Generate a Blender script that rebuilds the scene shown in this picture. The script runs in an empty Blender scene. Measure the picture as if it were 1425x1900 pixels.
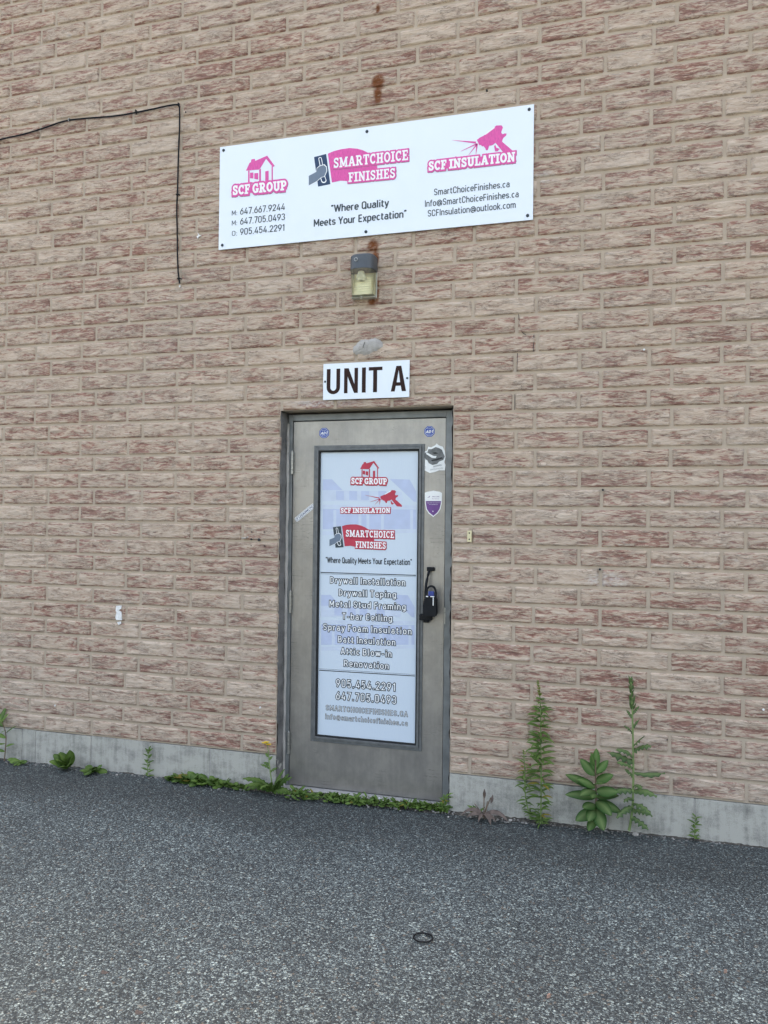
import bpy, bmesh, math, random
import numpy as np
from mathutils import Vector, Matrix, geometry

random.seed(7)
RNG = np.random.default_rng(11)
SC = bpy.context.scene
COL = SC.collection
R = math.radians

# ------------------------------------------------------------------ camera
FPX, YAW, PITCH, ROLL = 1510.8, R(16.976), R(0.704), R(0.663)      # calibrated for a 1425 x 1900 frame
CAM = Vector((0.0, -4.29, 1.534))
_f = Vector((-math.sin(YAW) * math.cos(PITCH), math.cos(YAW) * math.cos(PITCH), math.sin(PITCH)))
_r0 = Vector((math.cos(YAW), math.sin(YAW), 0))
_u0 = _r0.cross(_f)
_r = _r0 * math.cos(ROLL) + _u0 * math.sin(ROLL)
_u = _u0 * math.cos(ROLL) - _r0 * math.sin(ROLL)
cd = bpy.data.cameras.new('camera')
cd.sensor_fit = 'HORIZONTAL'; cd.sensor_width = 36.0; cd.lens = 36.0 * FPX / 1425.0
cd.clip_start = 0.05; cd.clip_end = 500
cam = bpy.data.objects.new('camera', cd); COL.objects.link(cam)
m = Matrix.Identity(4)
for i, v in enumerate((_r, _u, -_f)):
    for j in range(3): m[j][i] = v[j]
m.translation = CAM
cam.matrix_world = m
SC.camera = cam

# ------------------------------------------------------------------ sky, sun, exposure
SUN_EL, SUN_AZ = R(56), R(3)            # the sun stands behind the building: this face is in open shade
w = bpy.data.worlds.new('World'); SC.world = w; w.use_nodes = True
nt = w.node_tree
sky = nt.nodes.new('ShaderNodeTexSky'); sky.sky_type = 'NISHITA'; sky.sun_disc = False
sky.sun_elevation = SUN_EL; sky.sun_rotation = SUN_AZ
sky.air_density = 1.0; sky.dust_density = 6.0; sky.ozone_density = 1.0
nt.links.new(sky.outputs[0], nt.nodes['Background'].inputs[0])
nt.nodes['Background'].inputs[1].default_value = 0.15
sd = bpy.data.lights.new('sun', 'SUN'); sd.energy = 1.2; sd.angle = R(14); sd.color = (1, 0.97, 0.93)
sun = bpy.data.objects.new('sun', sd); COL.objects.link(sun)
_sd = Vector((math.sin(SUN_AZ) * math.cos(SUN_EL), math.cos(SUN_AZ) * math.cos(SUN_EL), math.sin(SUN_EL)))
sun.rotation_euler = _sd.to_track_quat('Z', 'Y').to_euler()
sun.location = (3, 10, 14)
SC.view_settings.view_transform = 'Standard'; SC.view_settings.look = 'None'
SC.view_settings.exposure = 2.65; SC.view_settings.use_white_balance = True; SC.view_settings.white_balance_temperature = 8300; SC.view_settings.gamma = 1.0
SC.cycles.max_bounces = 8

# ------------------------------------------------------------------ helpers
def P(px, py, y=0.0):
    """point of the vertical plane at depth y seen at this place of the photograph"""
    d = _r * ((px - 712.5) / FPX) - _u * ((py - 950) / FPX) + _f
    t = (y - CAM.y) / d.y
    return CAM + d * t
def G(px, py, z=0.0):
    d = _r * ((px - 712.5) / FPX) - _u * ((py - 950) / FPX) + _f
    t = (z - CAM.z) / d.z
    return CAM + d * t

def tag(o, label=None, cat=None, group=None, kind=None):
    if label: o['label'] = label
    if cat: o['category'] = cat
    if group: o['group'] = group
    if kind: o['kind'] = kind
    return o
def empty(name, loc, label, cat, group=None):
    o = bpy.data.objects.new(name, None); COL.objects.link(o); o.location = loc
    o.empty_display_size = 0.05
    return tag(o, label, cat, group)
def link(name, me, mats, parent=None, smooth=False, origin=None):
    """links a mesh whose vertices are in world space"""
    o = bpy.data.objects.new(name, me); COL.objects.link(o)
    if not isinstance(mats, (list, tuple)): mats = [mats]
    if len(me.materials) == 0:
        for mt in mats: me.materials.append(mt)
    if smooth:
        me.polygons.foreach_set('use_smooth', [True] * len(me.polygons))
    if parent is None and origin is not None:
        me.transform(Matrix.Translation(-Vector(origin))); o.location = origin
    if parent is not None:
        o.parent = parent
        off = Vector((0, 0, 0)); p = parent
        while p is not None: off += Vector(p.location); p = p.parent
        me.transform(Matrix.Translation(-off))
    return o

class MB:
    def __init__(s): s.v = []; s.f = []; s.m = []
    def add(s, vs, fs, mi=0):
        b = len(s.v); s.v += [tuple(v) for v in vs]
        for f in fs: s.f.append(tuple(b + i for i in f)); s.m.append(mi)
    def box(s, x0, x1, y0, y1, z0, z1, mi=0, bev=0.0):
        if bev <= 0:
            vs = [(x, y, z) for x in (x0, x1) for y in (y0, y1) for z in (z0, z1)]
            s.add(vs, [(0, 1, 3, 2), (4, 6, 7, 5), (0, 4, 5, 1), (2, 3, 7, 6), (0, 2, 6, 4), (1, 5, 7, 3)], mi); return
        bm = bmesh.new(); bmesh.ops.create_cube(bm, size=1)
        for v in bm.verts:
            v.co = Vector(((x0 + x1) / 2 + v.co.x * (x1 - x0), (y0 + y1) / 2 + v.co.y * (y1 - y0), (z0 + z1) / 2 + v.co.z * (z1 - z0)))
        bmesh.ops.bevel(bm, geom=bm.edges[:], offset=bev, segments=2, profile=0.6, affect='EDGES')
        s.frombm(bm, mi)
    def frombm(s, bm, mi=0, mat=None):
        bm.verts.index_update()
        s.add([(mat @ v.co if mat else v.co) for v in bm.verts], [[v.index for v in f.verts] for f in bm.faces], mi); bm.free()
    def tube(s, pts, rad, n=8, mi=0, cap=True):
        pts = [Vector(p) for p in pts]
        rads = rad if isinstance(rad, (list, tuple)) else [rad] * len(pts)
        b = len(s.v); up = Vector((0.13, 0.21, 0.97)).normalized()
        for i, p in enumerate(pts):
            t = (pts[min(i + 1, len(pts) - 1)] - pts[max(i - 1, 0)]).normalized()
            a = t.cross(up)
            if a.length < 0.1: a = t.cross(Vector((1, 0, 0)))
            a.normalize(); c = t.cross(a)
            for k in range(n):
                q = 2 * math.pi * k / n
                s.v.append(tuple(p + (a * math.cos(q) + c * math.sin(q)) * rads[i]))
        for i in range(len(pts) - 1):
            for k in range(n):
                s.f.append((b + i * n + k, b + i * n + (k + 1) % n, b + (i + 1) * n + (k + 1) % n, b + (i + 1) * n + k)); s.m.append(mi)
        if cap:
            s.f.append(tuple(b + k for k in range(n))); s.m.append(mi)
            s.f.append(tuple(b + (len(pts) - 1) * n + k for k in reversed(range(n)))); s.m.append(mi)
    def disc(s, c, r, y0, y1, n=16, mi=0, dome=0.0):
        """a round plug on the wall: axis along y, from y0 (wall) to y1 (front)"""
        vs = []; 
        rings = [(r, y0), (r, y1)] + ([(r * 0.7, y1 - dome * 0.7), (r * 0.3, y1 - dome)] if dome else [])
        for rr, yy in rings:
            for k in range(n):
                q = 2 * math.pi * k / n; vs.append((c[0] + rr * math.cos(q), yy, c[2] + rr * math.sin(q)))
        fs = []
        for i in range(len(rings) - 1):
            for k in range(n): fs.append((i * n + k, i * n + (k + 1) % n, (i + 1) * n + (k + 1) % n, (i + 1) * n + k))
        fs.append(tuple((len(rings) - 1) * n + k for k in range(n)))
        s.add(vs, fs, mi)
    def poly(s, pts, mi=0):
        """flat polygon, possibly concave"""
        pts = [Vector(p) for p in pts]
        tr = geometry.tessellate_polygon([pts])
        fs = []
        for t in tr:
            a, b, c = (pts[i] for i in t)
            nrm = (b - a).cross(c - a)
            fs.append(t if nrm.y < 0 else (t[0], t[2], t[1]))
        s.add(pts, fs, mi)
    def plate(s, pts, y0, y1, mi=0, side=None):
        """polygon in x,z extruded from y0 (back) to y1 (front, smaller)"""
        n = len(pts)
        s.poly([(p[0], y1, p[1]) for p in pts], mi)
        b = len(s.v)
        vs = [(p[0], y1, p[1]) for p in pts] + [(p[0], y0, p[1]) for p in pts]
        s.add(vs, [(i, (i + 1) % n, n + (i + 1) % n, n + i) for i in range(n)], mi if side is None else side)
    def mesh(s, name):
        me = bpy.data.meshes.new(name); me.from_pydata(s.v, [], s.f); me.polygons.foreach_set('material_index', s.m); me.update()
        return me
    def build(s, name, mats, parent=None, smooth=False, origin=None):
        return link(name, s.mesh(name), mats, parent, smooth, origin)

# ------------------------------------------------------------------ materials
def mat(name, color=(0.5, 0.5, 0.5), rough=0.6, metal=0.0, spec=0.5, var=0.0, vscale=20, bump=0.0, bscale=200, stretch=(1, 1, 1)):
    m = bpy.data.materials.new(name); m.use_nodes = True
    nt = m.node_tree; b = nt.nodes['Principled BSDF']
    b.inputs['Base Color'].default_value = (*color, 1); b.inputs['Roughness'].default_value = rough
    b.inputs['Metallic'].default_value = metal; b.inputs['Specular IOR Level'].default_value = spec
    tc = nt.nodes.new('ShaderNodeTexCoord'); mp = nt.nodes.new('ShaderNodeMapping'); mp.inputs['Scale'].default_value = stretch
    nt.links.new(tc.outputs['Object'], mp.inputs[0])
    if var:
        n = nt.nodes.new('ShaderNodeTexNoise'); n.inputs['Scale'].default_value = vscale; n.inputs['Detail'].default_value = 6
        nt.links.new(mp.outputs[0], n.inputs[0])
        r = nt.nodes.new('ShaderNodeValToRGB'); r.color_ramp.elements[0].position = 0.3; r.color_ramp.elements[1].position = 0.7
        r.color_ramp.elements[0].color = (*[c * (1 - var) for c in color], 1); r.color_ramp.elements[1].color = (*[min(1, c * (1 + var)) for c in color], 1)
        nt.links.new(n.outputs[0], r.inputs[0]); nt.links.new(r.outputs[0], b.inputs['Base Color'])
    if bump:
        n2 = nt.nodes.new('ShaderNodeTexNoise'); n2.inputs['Scale'].default_value = bscale; n2.inputs['Detail'].default_value = 5
        nt.links.new(mp.outputs[0], n2.inputs[0])
        bp = nt.nodes.new('ShaderNodeBump'); bp.inputs['Strength'].default_value = bump; bp.inputs['Distance'].default_value = 0.004
        nt.links.new(n2.outputs[0], bp.inputs['Height']); nt.links.new(bp.outputs[0], b.inputs['Normal'])
    return m

class NT:
    """small node builder"""
    def __init__(s, name):
        s.m = bpy.data.materials.new(name); s.m.use_nodes = True; s.t = s.m.node_tree; s.b = s.t.nodes['Principled BSDF']
        s.tc = s.t.nodes.new('ShaderNodeTexCoord')
    def n(s, typ, **kw):
        x = s.t.nodes.new(typ)
        for k, v in kw.items(): setattr(x, k, v)
        return x
    def put(s, a, b):
        if isinstance(a, (int, float, tuple)):
            b.default_value = a
        else: s.t.links.new(a, b)
    def mapping(s, scale, vec=None, loc=(0, 0, 0)):
        x = s.n('ShaderNodeMapping'); x.inputs['Scale'].default_value = scale; x.inputs['Location'].default_value = loc
        s.put(vec if vec is not None else s.tc.outputs['Object'], x.inputs[0]); return x.outputs[0]
    def noise(s, vec, scale=1.0, detail=4, rough=0.55, dist=0.0):
        x = s.n('ShaderNodeTexNoise'); s.put(vec, x.inputs['Vector']); x.inputs['Scale'].default_value = scale
        x.inputs['Detail'].default_value = detail; x.inputs['Roughness'].default_value = rough; x.inputs['Distortion'].default_value = dist
        return x.outputs[0]
    def voro(s, vec, scale, feature='F1'):
        x = s.n('ShaderNodeTexVoronoi', feature=feature); s.put(vec, x.inputs['Vector']); x.inputs['Scale'].default_value = scale; return x
    def math(s, op, a, b=0.0, c=None, clamp=False):
        x = s.n('ShaderNodeMath', operation=op, use_clamp=clamp); s.put(a, x.inputs[0]); s.put(b, x.inputs[1])
        if c is not None: s.put(c, x.inputs[2])
        return x.outputs[0]
    def vadd(s, a, b):
        x = s.n('ShaderNodeVectorMath', operation='ADD'); s.put(a, x.inputs[0]); s.put(b, x.inputs[1]); return x.outputs[0]
    def attr(s, name):
        x = s.n('ShaderNodeAttribute', attribute_name=name); return x
    def ramp(s, fac, stops, interp='LINEAR'):
        x = s.n('ShaderNodeValToRGB'); cr = x.color_ramp; cr.interpolation = interp
        while len(cr.elements) < len(stops): cr.elements.new(0.5)
        for e, (p, c) in zip(cr.elements, stops):
            e.position = p; e.color = (*c, 1) if len(c) == 3 else c
        s.put(fac, x.inputs[0]); return x.outputs[0]
    def mix(s, fac, a, b, blend='MIX'):
        x = s.n('ShaderNodeMix', data_type='RGBA', blend_type=blend)
        s.put(fac, x.inputs[0])
        for v, i in ((a, 6), (b, 7)):
            if isinstance(v, tuple): x.inputs[i].default_value = (*v[:3], 1)
            else: s.put(v, x.inputs[i])
        return x.outputs[2]
    def bump(s, h, strength=0.5, dist=0.005, normal=None):
        x = s.n('ShaderNodeBump'); x.inputs['Strength'].default_value = strength; x.inputs['Distance'].default_value = dist
        s.put(h, x.inputs['Height'])
        if normal is not None: s.put(normal, x.inputs['Normal'])
        return x.outputs[0]
    def done(s, color=None, rough=None, normal=None):
        if color is not None: s.put(color, s.b.inputs['Base Color'])
        if rough is not None: s.put(rough, s.b.inputs['Roughness'])
        if normal is not None: s.put(normal, s.b.inputs['Normal'])
        return s.m

def g3(v): return (v, v, v)

def make_brick():
    t = NT('split_face_brick')
    rnd = t.attr('rnd'); bias = t.attr('bias'); hh = t.attr('hgt'); rust = t.attr('rust'); whi = t.attr('white')
    off = t.n('ShaderNodeVectorMath', operation='SCALE'); t.put(rnd.outputs['Vector'], off.inputs[0]); off.inputs['Scale'].default_value = 40.0
    vec = t.vadd(t.tc.outputs['Object'], off.outputs[0])
    w1 = t.noise(t.mapping((11, 11, 26), vec), 1.0, 3, 0.55); w2 = t.noise(t.mapping((34, 34, 60), vec, (9, 2, 4)), 1.0, 2, 0.5)
    cmb = t.n('ShaderNodeCombineXYZ'); t.put(t.math('MULTIPLY_ADD', w1, 0.028, t.math('MULTIPLY', w2, 0.006)), cmb.inputs[2])
    vec = t.vadd(vec, cmb.outputs[0])
    n1 = t.noise(t.mapping((12, 12, 80), vec), 1.0, 6, 0.62, 1.0)
    n2 = t.noise(t.mapping((30, 30, 185), vec), 1.0, 4, 0.62, 0.8)
    n3 = t.noise(t.mapping((1.3, 1.3, 2.0)), 1.0, 4)
    s = t.math('MULTIPLY_ADD', n2, 0.60, n1)
    s = t.math('MULTIPLY_ADD', hh.outputs['Fac'], 0.34, s)
    s = t.math('ADD', s, bias.outputs['Fac'])
    s = t.math('MULTIPLY_ADD', n3, 0.22, s)
    s = t.math('SUBTRACT', s, 0.945)
    c = t.ramp(t.math('ADD', s, 0.5), [(0.20, (0.201, 0.094, 0.071)), (0.35, (0.302, 0.151, 0.115)), (0.435, (0.370, 0.219, 0.166)),
                       (0.466, (0.464, 0.347, 0.264)), (0.58, (0.516, 0.396, 0.307)), (0.72, (0.581, 0.464, 0.370))])
    # thin dark clefts
    n4 = t.noise(t.mapping((13, 13, 100), vec), 1.0, 5, 0.65, 1.2)
    cleft = t.ramp(t.math('ABSOLUTE', t.math('SUBTRACT', n4, 0.5)), [(0.0, g3(1)), (0.010, g3(0.8)), (0.022, g3(0))])
    patch = t.ramp(t.noise(t.mapping((9, 9, 24), vec), 1.0, 2), [(0.44, g3(0)), (0.57, g3(1))])
    cf = t.math('MULTIPLY', cleft, patch)
    c = t.mix(t.math('MULTIPLY', cf, 0.75), c, (0.120, 0.066, 0.054))
    # highlights of the rough relief, painted into the colour as light flecks
    n5 = t.noise(t.mapping((16, 16, 120), vec, (3, 5, 7)), 1.0, 4, 0.6, 1.0)
    fl = t.ramp(n5, [(0.60, g3(0)), (0.68, g3(1))])
    c = t.mix(t.math('MULTIPLY', fl, 0.5), c, (0.58, 0.51, 0.445))
    # tone of the brick and slow weathering
    tone = t.math('MULTIPLY_ADD', rnd.outputs['Fac'], 0.10, 0.95)
    tn = t.n('ShaderNodeVectorMath', operation='SCALE'); t.put(c, tn.inputs[0]); t.put(tone, tn.inputs['Scale'])
    c = t.mix(t.math('MULTIPLY', t.ramp(t.noise(t.mapping((1.1, 1.1, 1.6)), 1.0, 4), [(0.45, g3(0)), (0.75, g3(1))]), 0.18), tn.outputs[0], (0.46, 0.42, 0.38))
    wn = t.noise(t.mapping((60, 60, 90)), 1.0, 4)
    c = t.mix(t.math('MULTIPLY', whi.outputs['Fac'], t.ramp(wn, [(0.35, g3(0)), (0.65, g3(0.5))])), c, (0.66, 0.64, 0.61))
    c = t.mix(t.math('MULTIPLY', rust.outputs['Fac'], t.ramp(wn, [(0.25, g3(0.55)), (0.5, g3(1))])), c, (0.175, 0.050, 0.011))
    fine = t.noise(t.mapping((120, 120, 260), vec), 1.0, 4, 0.6)
    h = t.math('MULTIPLY_ADD', n1, 1.6, t.math('MULTIPLY_ADD', n2, 1.1, t.math('MULTIPLY', fine, 0.5)))
    h = t.math('SUBTRACT', h, t.math('MULTIPLY', cf, 0.6))
    return t.done(c, 0.92, t.bump(h, 0.7, 0.008))
M_BRICK = make_brick()

def make_mortar():
    t = NT('mortar')
    rust = t.attr('rust'); 
    n = t.noise(t.mapping((6, 6, 14)), 1.0, 5)
    f = t.noise(t.mapping((160, 160, 160)), 1.0, 4)
    c = t.ramp(t.math('MULTIPLY_ADD', f, 0.35, n), [(0.45, (0.398, 0.316, 0.244)), (0.9, (0.481, 0.394, 0.311))])
    c = t.mix(rust.outputs['Fac'], c, (0.16, 0.05, 0.018))
    return t.done(c, 0.95, t.bump(f, 0.5, 0.003))
M_MORTAR = make_mortar()

def make_concrete(name, lo, hi, seam=0.0):
    t = NT(name)
    n = t.noise(t.mapping((7, 7, 11)), 1.0, 8, 0.68)
    st = t.noise(t.mapping((40, 40, 5)), 1.0, 4, 0.6)
    f = t.noise(t.mapping((220, 220, 220)), 1.0, 3)
    s = t.math('MULTIPLY_ADD', st, 0.5, t.math('MULTIPLY_ADD', f, 0.35, n))
    c = t.ramp(s, [(0.62, lo), (1.2 if False else 0.98, hi)])
    pit = t.voro(t.mapping((90, 90, 70)), 1.0)
    pm = t.ramp(pit.outputs['Distance'], [(0.06, g3(1)), (0.14, g3(0))])
    pr = t.ramp(t.noise(t.mapping((35, 35, 35)), 1.0, 2), [(0.52, g3(0)), (0.6, g3(1))])
    pits = t.math('MULTIPLY', pm, pr)
    c = t.mix(t.math('MULTIPLY', pits, 0.6), c, (0.10, 0.10, 0.10))
    return t.done(c, 0.93, t.bump(t.math('SUBTRACT', f, pits), 0.5, 0.004))
M_BLOCK = make_concrete('concrete_block', (0.140, 0.139, 0.126), (0.395, 0.385, 0.345))
M_SILL = make_concrete('sill_concrete', (0.20, 0.205, 0.20), (0.36, 0.36, 0.345))
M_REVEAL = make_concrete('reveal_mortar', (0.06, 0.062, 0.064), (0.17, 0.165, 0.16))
M_PATCH = make_concrete('patch_mortar', (0.25, 0.235, 0.22), (0.40, 0.38, 0.355))

def make_asphalt():
    t = NT('worn_asphalt')
    base = t.tc.outputs['Object']
    warp = t.n('ShaderNodeTexNoise'); t.put(base, warp.inputs['Vector']); warp.inputs['Scale'].default_value = 60
    wv = t.n('ShaderNodeVectorMath', operation='SCALE'); t.put(warp.outputs['Color'], wv.inputs[0]); wv.inputs['Scale'].default_value = 0.006
    vec = t.vadd(base, wv.outputs[0])
    v1 = t.voro(t.mapping((1, 1, 0.2), vec), 86); v2 = t.voro(t.mapping((1, 1, 0.2), vec, (3.3, 1.7, 0)), 195)
    b1 = t.n('ShaderNodeSeparateColor'); t.put(v1.outputs['Color'], b1.inputs[0])
    b2 = t.n('ShaderNodeSeparateColor'); t.put(v2.outputs['Color'], b2.inputs[0])
    stone1 = t.ramp(b1.outputs[0], [(0.0, (0.030, 0.033, 0.037)), (0.40, (0.060, 0.066, 0.072)), (0.64, (0.150, 0.158, 0.166)), (0.84, (0.30, 0.31, 0.312)), (0.94, (0.48, 0.485, 0.475)), (1.0, (0.62, 0.62, 0.60))])
    stone2 = t.ramp(b2.outputs[0], [(0.0, (0.024, 0.027, 0.031)), (0.50, (0.066, 0.072, 0.079)), (0.82, (0.20, 0.208, 0.213)), (1.0, (0.46, 0.465, 0.46))])
    in1 = t.ramp(v1.outputs['Distance'], [(0.40, g3(1)), (0.55, g3(0))])
    rnd1 = t.ramp(b1.outputs[1], [(0.38, g3(0)), (0.45, g3(1))])
    c = t.mix(t.math('MULTIPLY', in1, rnd1), stone2, stone1)
    e2 = t.ramp(v2.outputs['Distance'], [(0.35, g3(0)), (0.75, g3(1))])
    c = t.mix(t.math('MULTIPLY', e2, 0.55), c, (0.022, 0.024, 0.027))
    # pinkish stones now and then
    pk = t.ramp(b1.outputs[2], [(0.965, g3(0)), (0.97, g3(1))])
    c = t.mix(t.math('MULTIPLY', t.math('MULTIPLY', pk, in1), 0.5), c, (0.26, 0.17, 0.13))
    # slow patches, and a darker band with a ragged edge along the footing
    slow = t.noise(t.mapping((0.9, 0.9, 1)), 1.0, 5, 0.6)
    mott = t.noise(t.mapping((5, 5, 1)), 1.0, 4, 0.6)
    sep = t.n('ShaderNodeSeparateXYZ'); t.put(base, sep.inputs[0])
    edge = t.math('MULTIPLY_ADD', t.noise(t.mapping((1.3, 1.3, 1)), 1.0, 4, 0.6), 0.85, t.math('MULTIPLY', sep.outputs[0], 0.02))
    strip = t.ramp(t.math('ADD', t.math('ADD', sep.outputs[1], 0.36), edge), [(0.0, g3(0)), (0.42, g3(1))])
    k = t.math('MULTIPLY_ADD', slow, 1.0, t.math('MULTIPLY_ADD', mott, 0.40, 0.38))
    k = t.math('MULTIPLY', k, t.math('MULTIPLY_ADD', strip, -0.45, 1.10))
    sc = t.n('ShaderNodeVectorMath', operation='SCALE'); t.put(c, sc.inputs[0]); t.put(k, sc.inputs['Scale'])
    d1 = t.math('MULTIPLY', t.ramp(v1.outputs['Distance'], [(0.0, g3(1)), (0.6, g3(0))]), t.math('MULTIPLY', rnd1, 1.0))
    d2 = t.math('MULTIPLY', t.ramp(v2.outputs['Distance'], [(0.0, g3(1)), (0.8, g3(0))]), 0.55)
    h = t.math('MAXIMUM', d1, d2)
    tint = t.mix(1.0, sc.outputs[0], (0.640, 0.770, 0.758), 'MULTIPLY')
    return t.done(tint, 0.75, t.bump(h, 0.9, 0.006))
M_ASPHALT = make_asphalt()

def make_doorpaint():
    t = NT('weathered_grey_door_paint')
    n = t.noise(t.mapping((5, 5, 4)), 1.0, 6, 0.6)
    bl = t.noise(t.mapping((24, 24, 18)), 1.0, 5, 0.65)
    st = t.noise(t.mapping((70, 70, 3)), 1.0, 4, 0.6)
    s = t.math('MULTIPLY_ADD', bl, 0.5, t.math('MULTIPLY_ADD', st, 0.25, n))
    c = t.ramp(s, [(0.55, (0.244, 0.234, 0.221)), (0.85, (0.312, 0.296, 0.276)), (1.05, (0.358, 0.338, 0.313))])
    sc = t.noise(t.mapping((4, 4, 55)), 1.0, 3, 0.5, 1.5)
    scm = t.ramp(t.math('ABSOLUTE', t.math('SUBTRACT', sc, 0.5)), [(0.0, g3(1)), (0.010, g3(0))])
    sp = t.ramp(t.noise(t.mapping((6, 6, 6)), 1.0, 2), [(0.56, g3(0)), (0.66, g3(1))])
    c = t.mix(t.math('MULTIPLY', t.math('MULTIPLY', scm, sp), 0.85), c, (0.075, 0.072, 0.068))
    t.b.inputs['Metallic'].default_value = 0.65
    return t.done(c, t.math('MULTIPLY_ADD', bl, 0.22, 0.24), t.bump(t.math('ADD', bl, t.math('MULTIPLY', st, 0.3)), 0.12, 0.003))
M_DOOR = make_doorpaint()
M_FRAME = mat('frame_paint', (0.175, 0.186, 0.188), 0.42, 0.3, var=0.22, vscale=14, bump=0.12, bscale=60)
M_TRIM = mat('glazing_trim_paint', (0.125, 0.132, 0.135), 0.45, 0.3, var=0.2, vscale=30, bump=0.1, bscale=80)
M_HINGE = mat('hinge_steel', (0.36, 0.36, 0.34), 0.38, 0.8, var=0.2, vscale=80)
M_GASKET = mat('dark_gap', (0.012, 0.013, 0.014), 0.8)
M_BLACK = mat('black_powder_coat', (0.008, 0.009, 0.011), 0.5, 0, .18, var=0.2, vscale=60, bump=0.1, bscale=300)
M_RUBBER = mat('black_rubber', (0.010, 0.011, 0.013), 0.6, 0, .15, var=0.2, vscale=50, bump=0.15, bscale=300)
M_SIGN = mat('white_sign_panel', (0.70, 0.765, 0.83), 0.35, var=0.012, vscale=4)
M_SIGNEDGE = mat('sign_edge', (0.45, 0.46, 0.47), 0.5, var=0.05)
M_PINK = mat('faded_pink_vinyl', (0.70, 0.105, 0.345), 0.40, 0, .15, var=0.13, vscale=45, stretch=(4, 1, 1))
M_PINKSH = mat('pink_vinyl_edge', (0.30, 0.12, 0.19), 0.45, var=0.1)
M_RED = mat('red_print', (0.50, 0.055, 0.085), 0.45, 0, .15, var=0.06)
M_REDSH = mat('dark_red_print', (0.20, 0.03, 0.05), 0.45, 0, .15, var=0.06)
M_WHITE = mat('white_print', (0.80, 0.82, 0.83), 0.4, var=0.01)
M_NAVY = mat('navy_print', (0.035, 0.065, 0.125), 0.42, 0, .15, var=0.08)
M_STEELBLUE = mat('grey_blue_print', (0.155, 0.200, 0.260), 0.42, 0, .15, var=0.08)
M_CHAR = mat('charcoal_print', (0.055, 0.070, 0.080), 0.45, 0, .15, var=0.05)
M_INK = mat('black_print', (0.012, 0.016, 0.020), 0.45, 0, .15, var=0.1)
M_BROWN = mat('dark_brown_letters', (0.030, 0.014, 0.012), 0.5, 0, .12, var=0.15, vscale=30)
M_SCREW = mat('dark_screw', (0.03, 0.045, 0.055), 0.4, 0.4, var=0.1)

def make_film():
    t = NT('perforated_window_film')
    vec = t.tc.outputs['Object']
    wv = t.n('ShaderNodeTexWave', wave_type='BANDS', bands_direction='X'); t.put(t.mapping((1, 1, 0.35)), wv.inputs['Vector'])
    wv.inputs['Scale'].default_value = 46; wv.inputs['Distortion'].default_value = 2.2; wv.inputs['Detail'].default_value = 1; wv.inputs['Detail Scale'].default_value = 2.5
    n = t.noise(t.mapping((2, 2, 2)), 1.0, 3)
    c = t.mix(t.math('MULTIPLY', wv.outputs['Fac'], 0.55), (0.504, 0.599, 0.684), (0.612, 0.698, 0.765))
    c = t.mix(t.math('MULTIPLY', n, 0.35), c, (0.558, 0.612, 0.711))
    return t.done(c, 0.28, t.bump(n, 0.05, 0.01))
M_FILM = make_film()
M_FILMPIC = mat('faint_lilac_picture', (0.425, 0.500, 0.670), 0.28, var=0.05)
M_FILMPIC2 = mat('faint_grey_picture', (0.510, 0.585, 0.700), 0.28, var=0.05)

# ------------------------------------------------------------------ value noise (numpy)
_TAB = RNG.random((256, 256))
def vnoise(x, y):
    xi = np.floor(x).astype(int); yi = np.floor(y).astype(int); fx = x - xi; fy = y - yi
    fx = fx * fx * (3 - 2 * fx); fy = fy * fy * (3 - 2 * fy)
    a = _TAB[xi & 255, yi & 255]; b = _TAB[(xi + 1) & 255, yi & 255]; c = _TAB[xi & 255, (yi + 1) & 255]; d = _TAB[(xi + 1) & 255, (yi + 1) & 255]
    return (a * (1 - fx) + b * fx) * (1 - fy) + (c * (1 - fx) + d * fx) * fy

# ------------------------------------------------------------------ building
WX0, WX1, WTOP = -6.2, 2.6, 5.15
FT = 0.198                         # top of the block footing
OX0, OX1, OZ1 = -1.936, -0.926, 2.166   # door opening
CH = 0.1013
building = empty('commercial_building', (-1.4, 0, 0), 'rough faced tan and red brick building on a low concrete footing', 'building')

def joints(row):
    A = [-3.629 - 0.3405 * k for k in range(9, 0, -1)] + [-3.629 + 0.3405 * k for k in range(6)]
    A += [-1.9265 + (1.6655 / 5) * k for k in range(1, 6)] + [-0.261 + 0.3415 * k for k in range(1, 11)]
    off = 0.0 if row % 2 == 0 else 0.106
    rr = random.Random(row * 13 + 5)
    dr = rr.uniform(-0.007, 0.007)
    return [a + off + dr + rr.uniform(-0.004, 0.004) for a in A]

RUST = [(P(702, 152), 0.034, 0.036), (P(702, 172), 0.022, 0.065), (P(693, 458), 0.030, 0.036), (P(697, 478), 0.020, 0.06), (P(701, 540), 0.012, 0.06), (P(702, 18), 0.012, 0.022), (P(691, 560), 0.022, 0.018)]
WHITE = [(P(1128, 1078), 0.10, 0.04), (P(600, 748), 0.18, 0.02), (P(1010, 330), 0.05, 0.03), (P(130, 70), 0.02, 0.02)]
def blot(spots, X, Z):
    o = np.zeros_like(X)
    for c, rx, rz in spots:
        d = ((X - c.x) / rx) ** 2 + ((Z - c.z) / rz) ** 2
        o = np.maximum(o, np.clip(1.6 - d, 0, 1))
    return o

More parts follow.
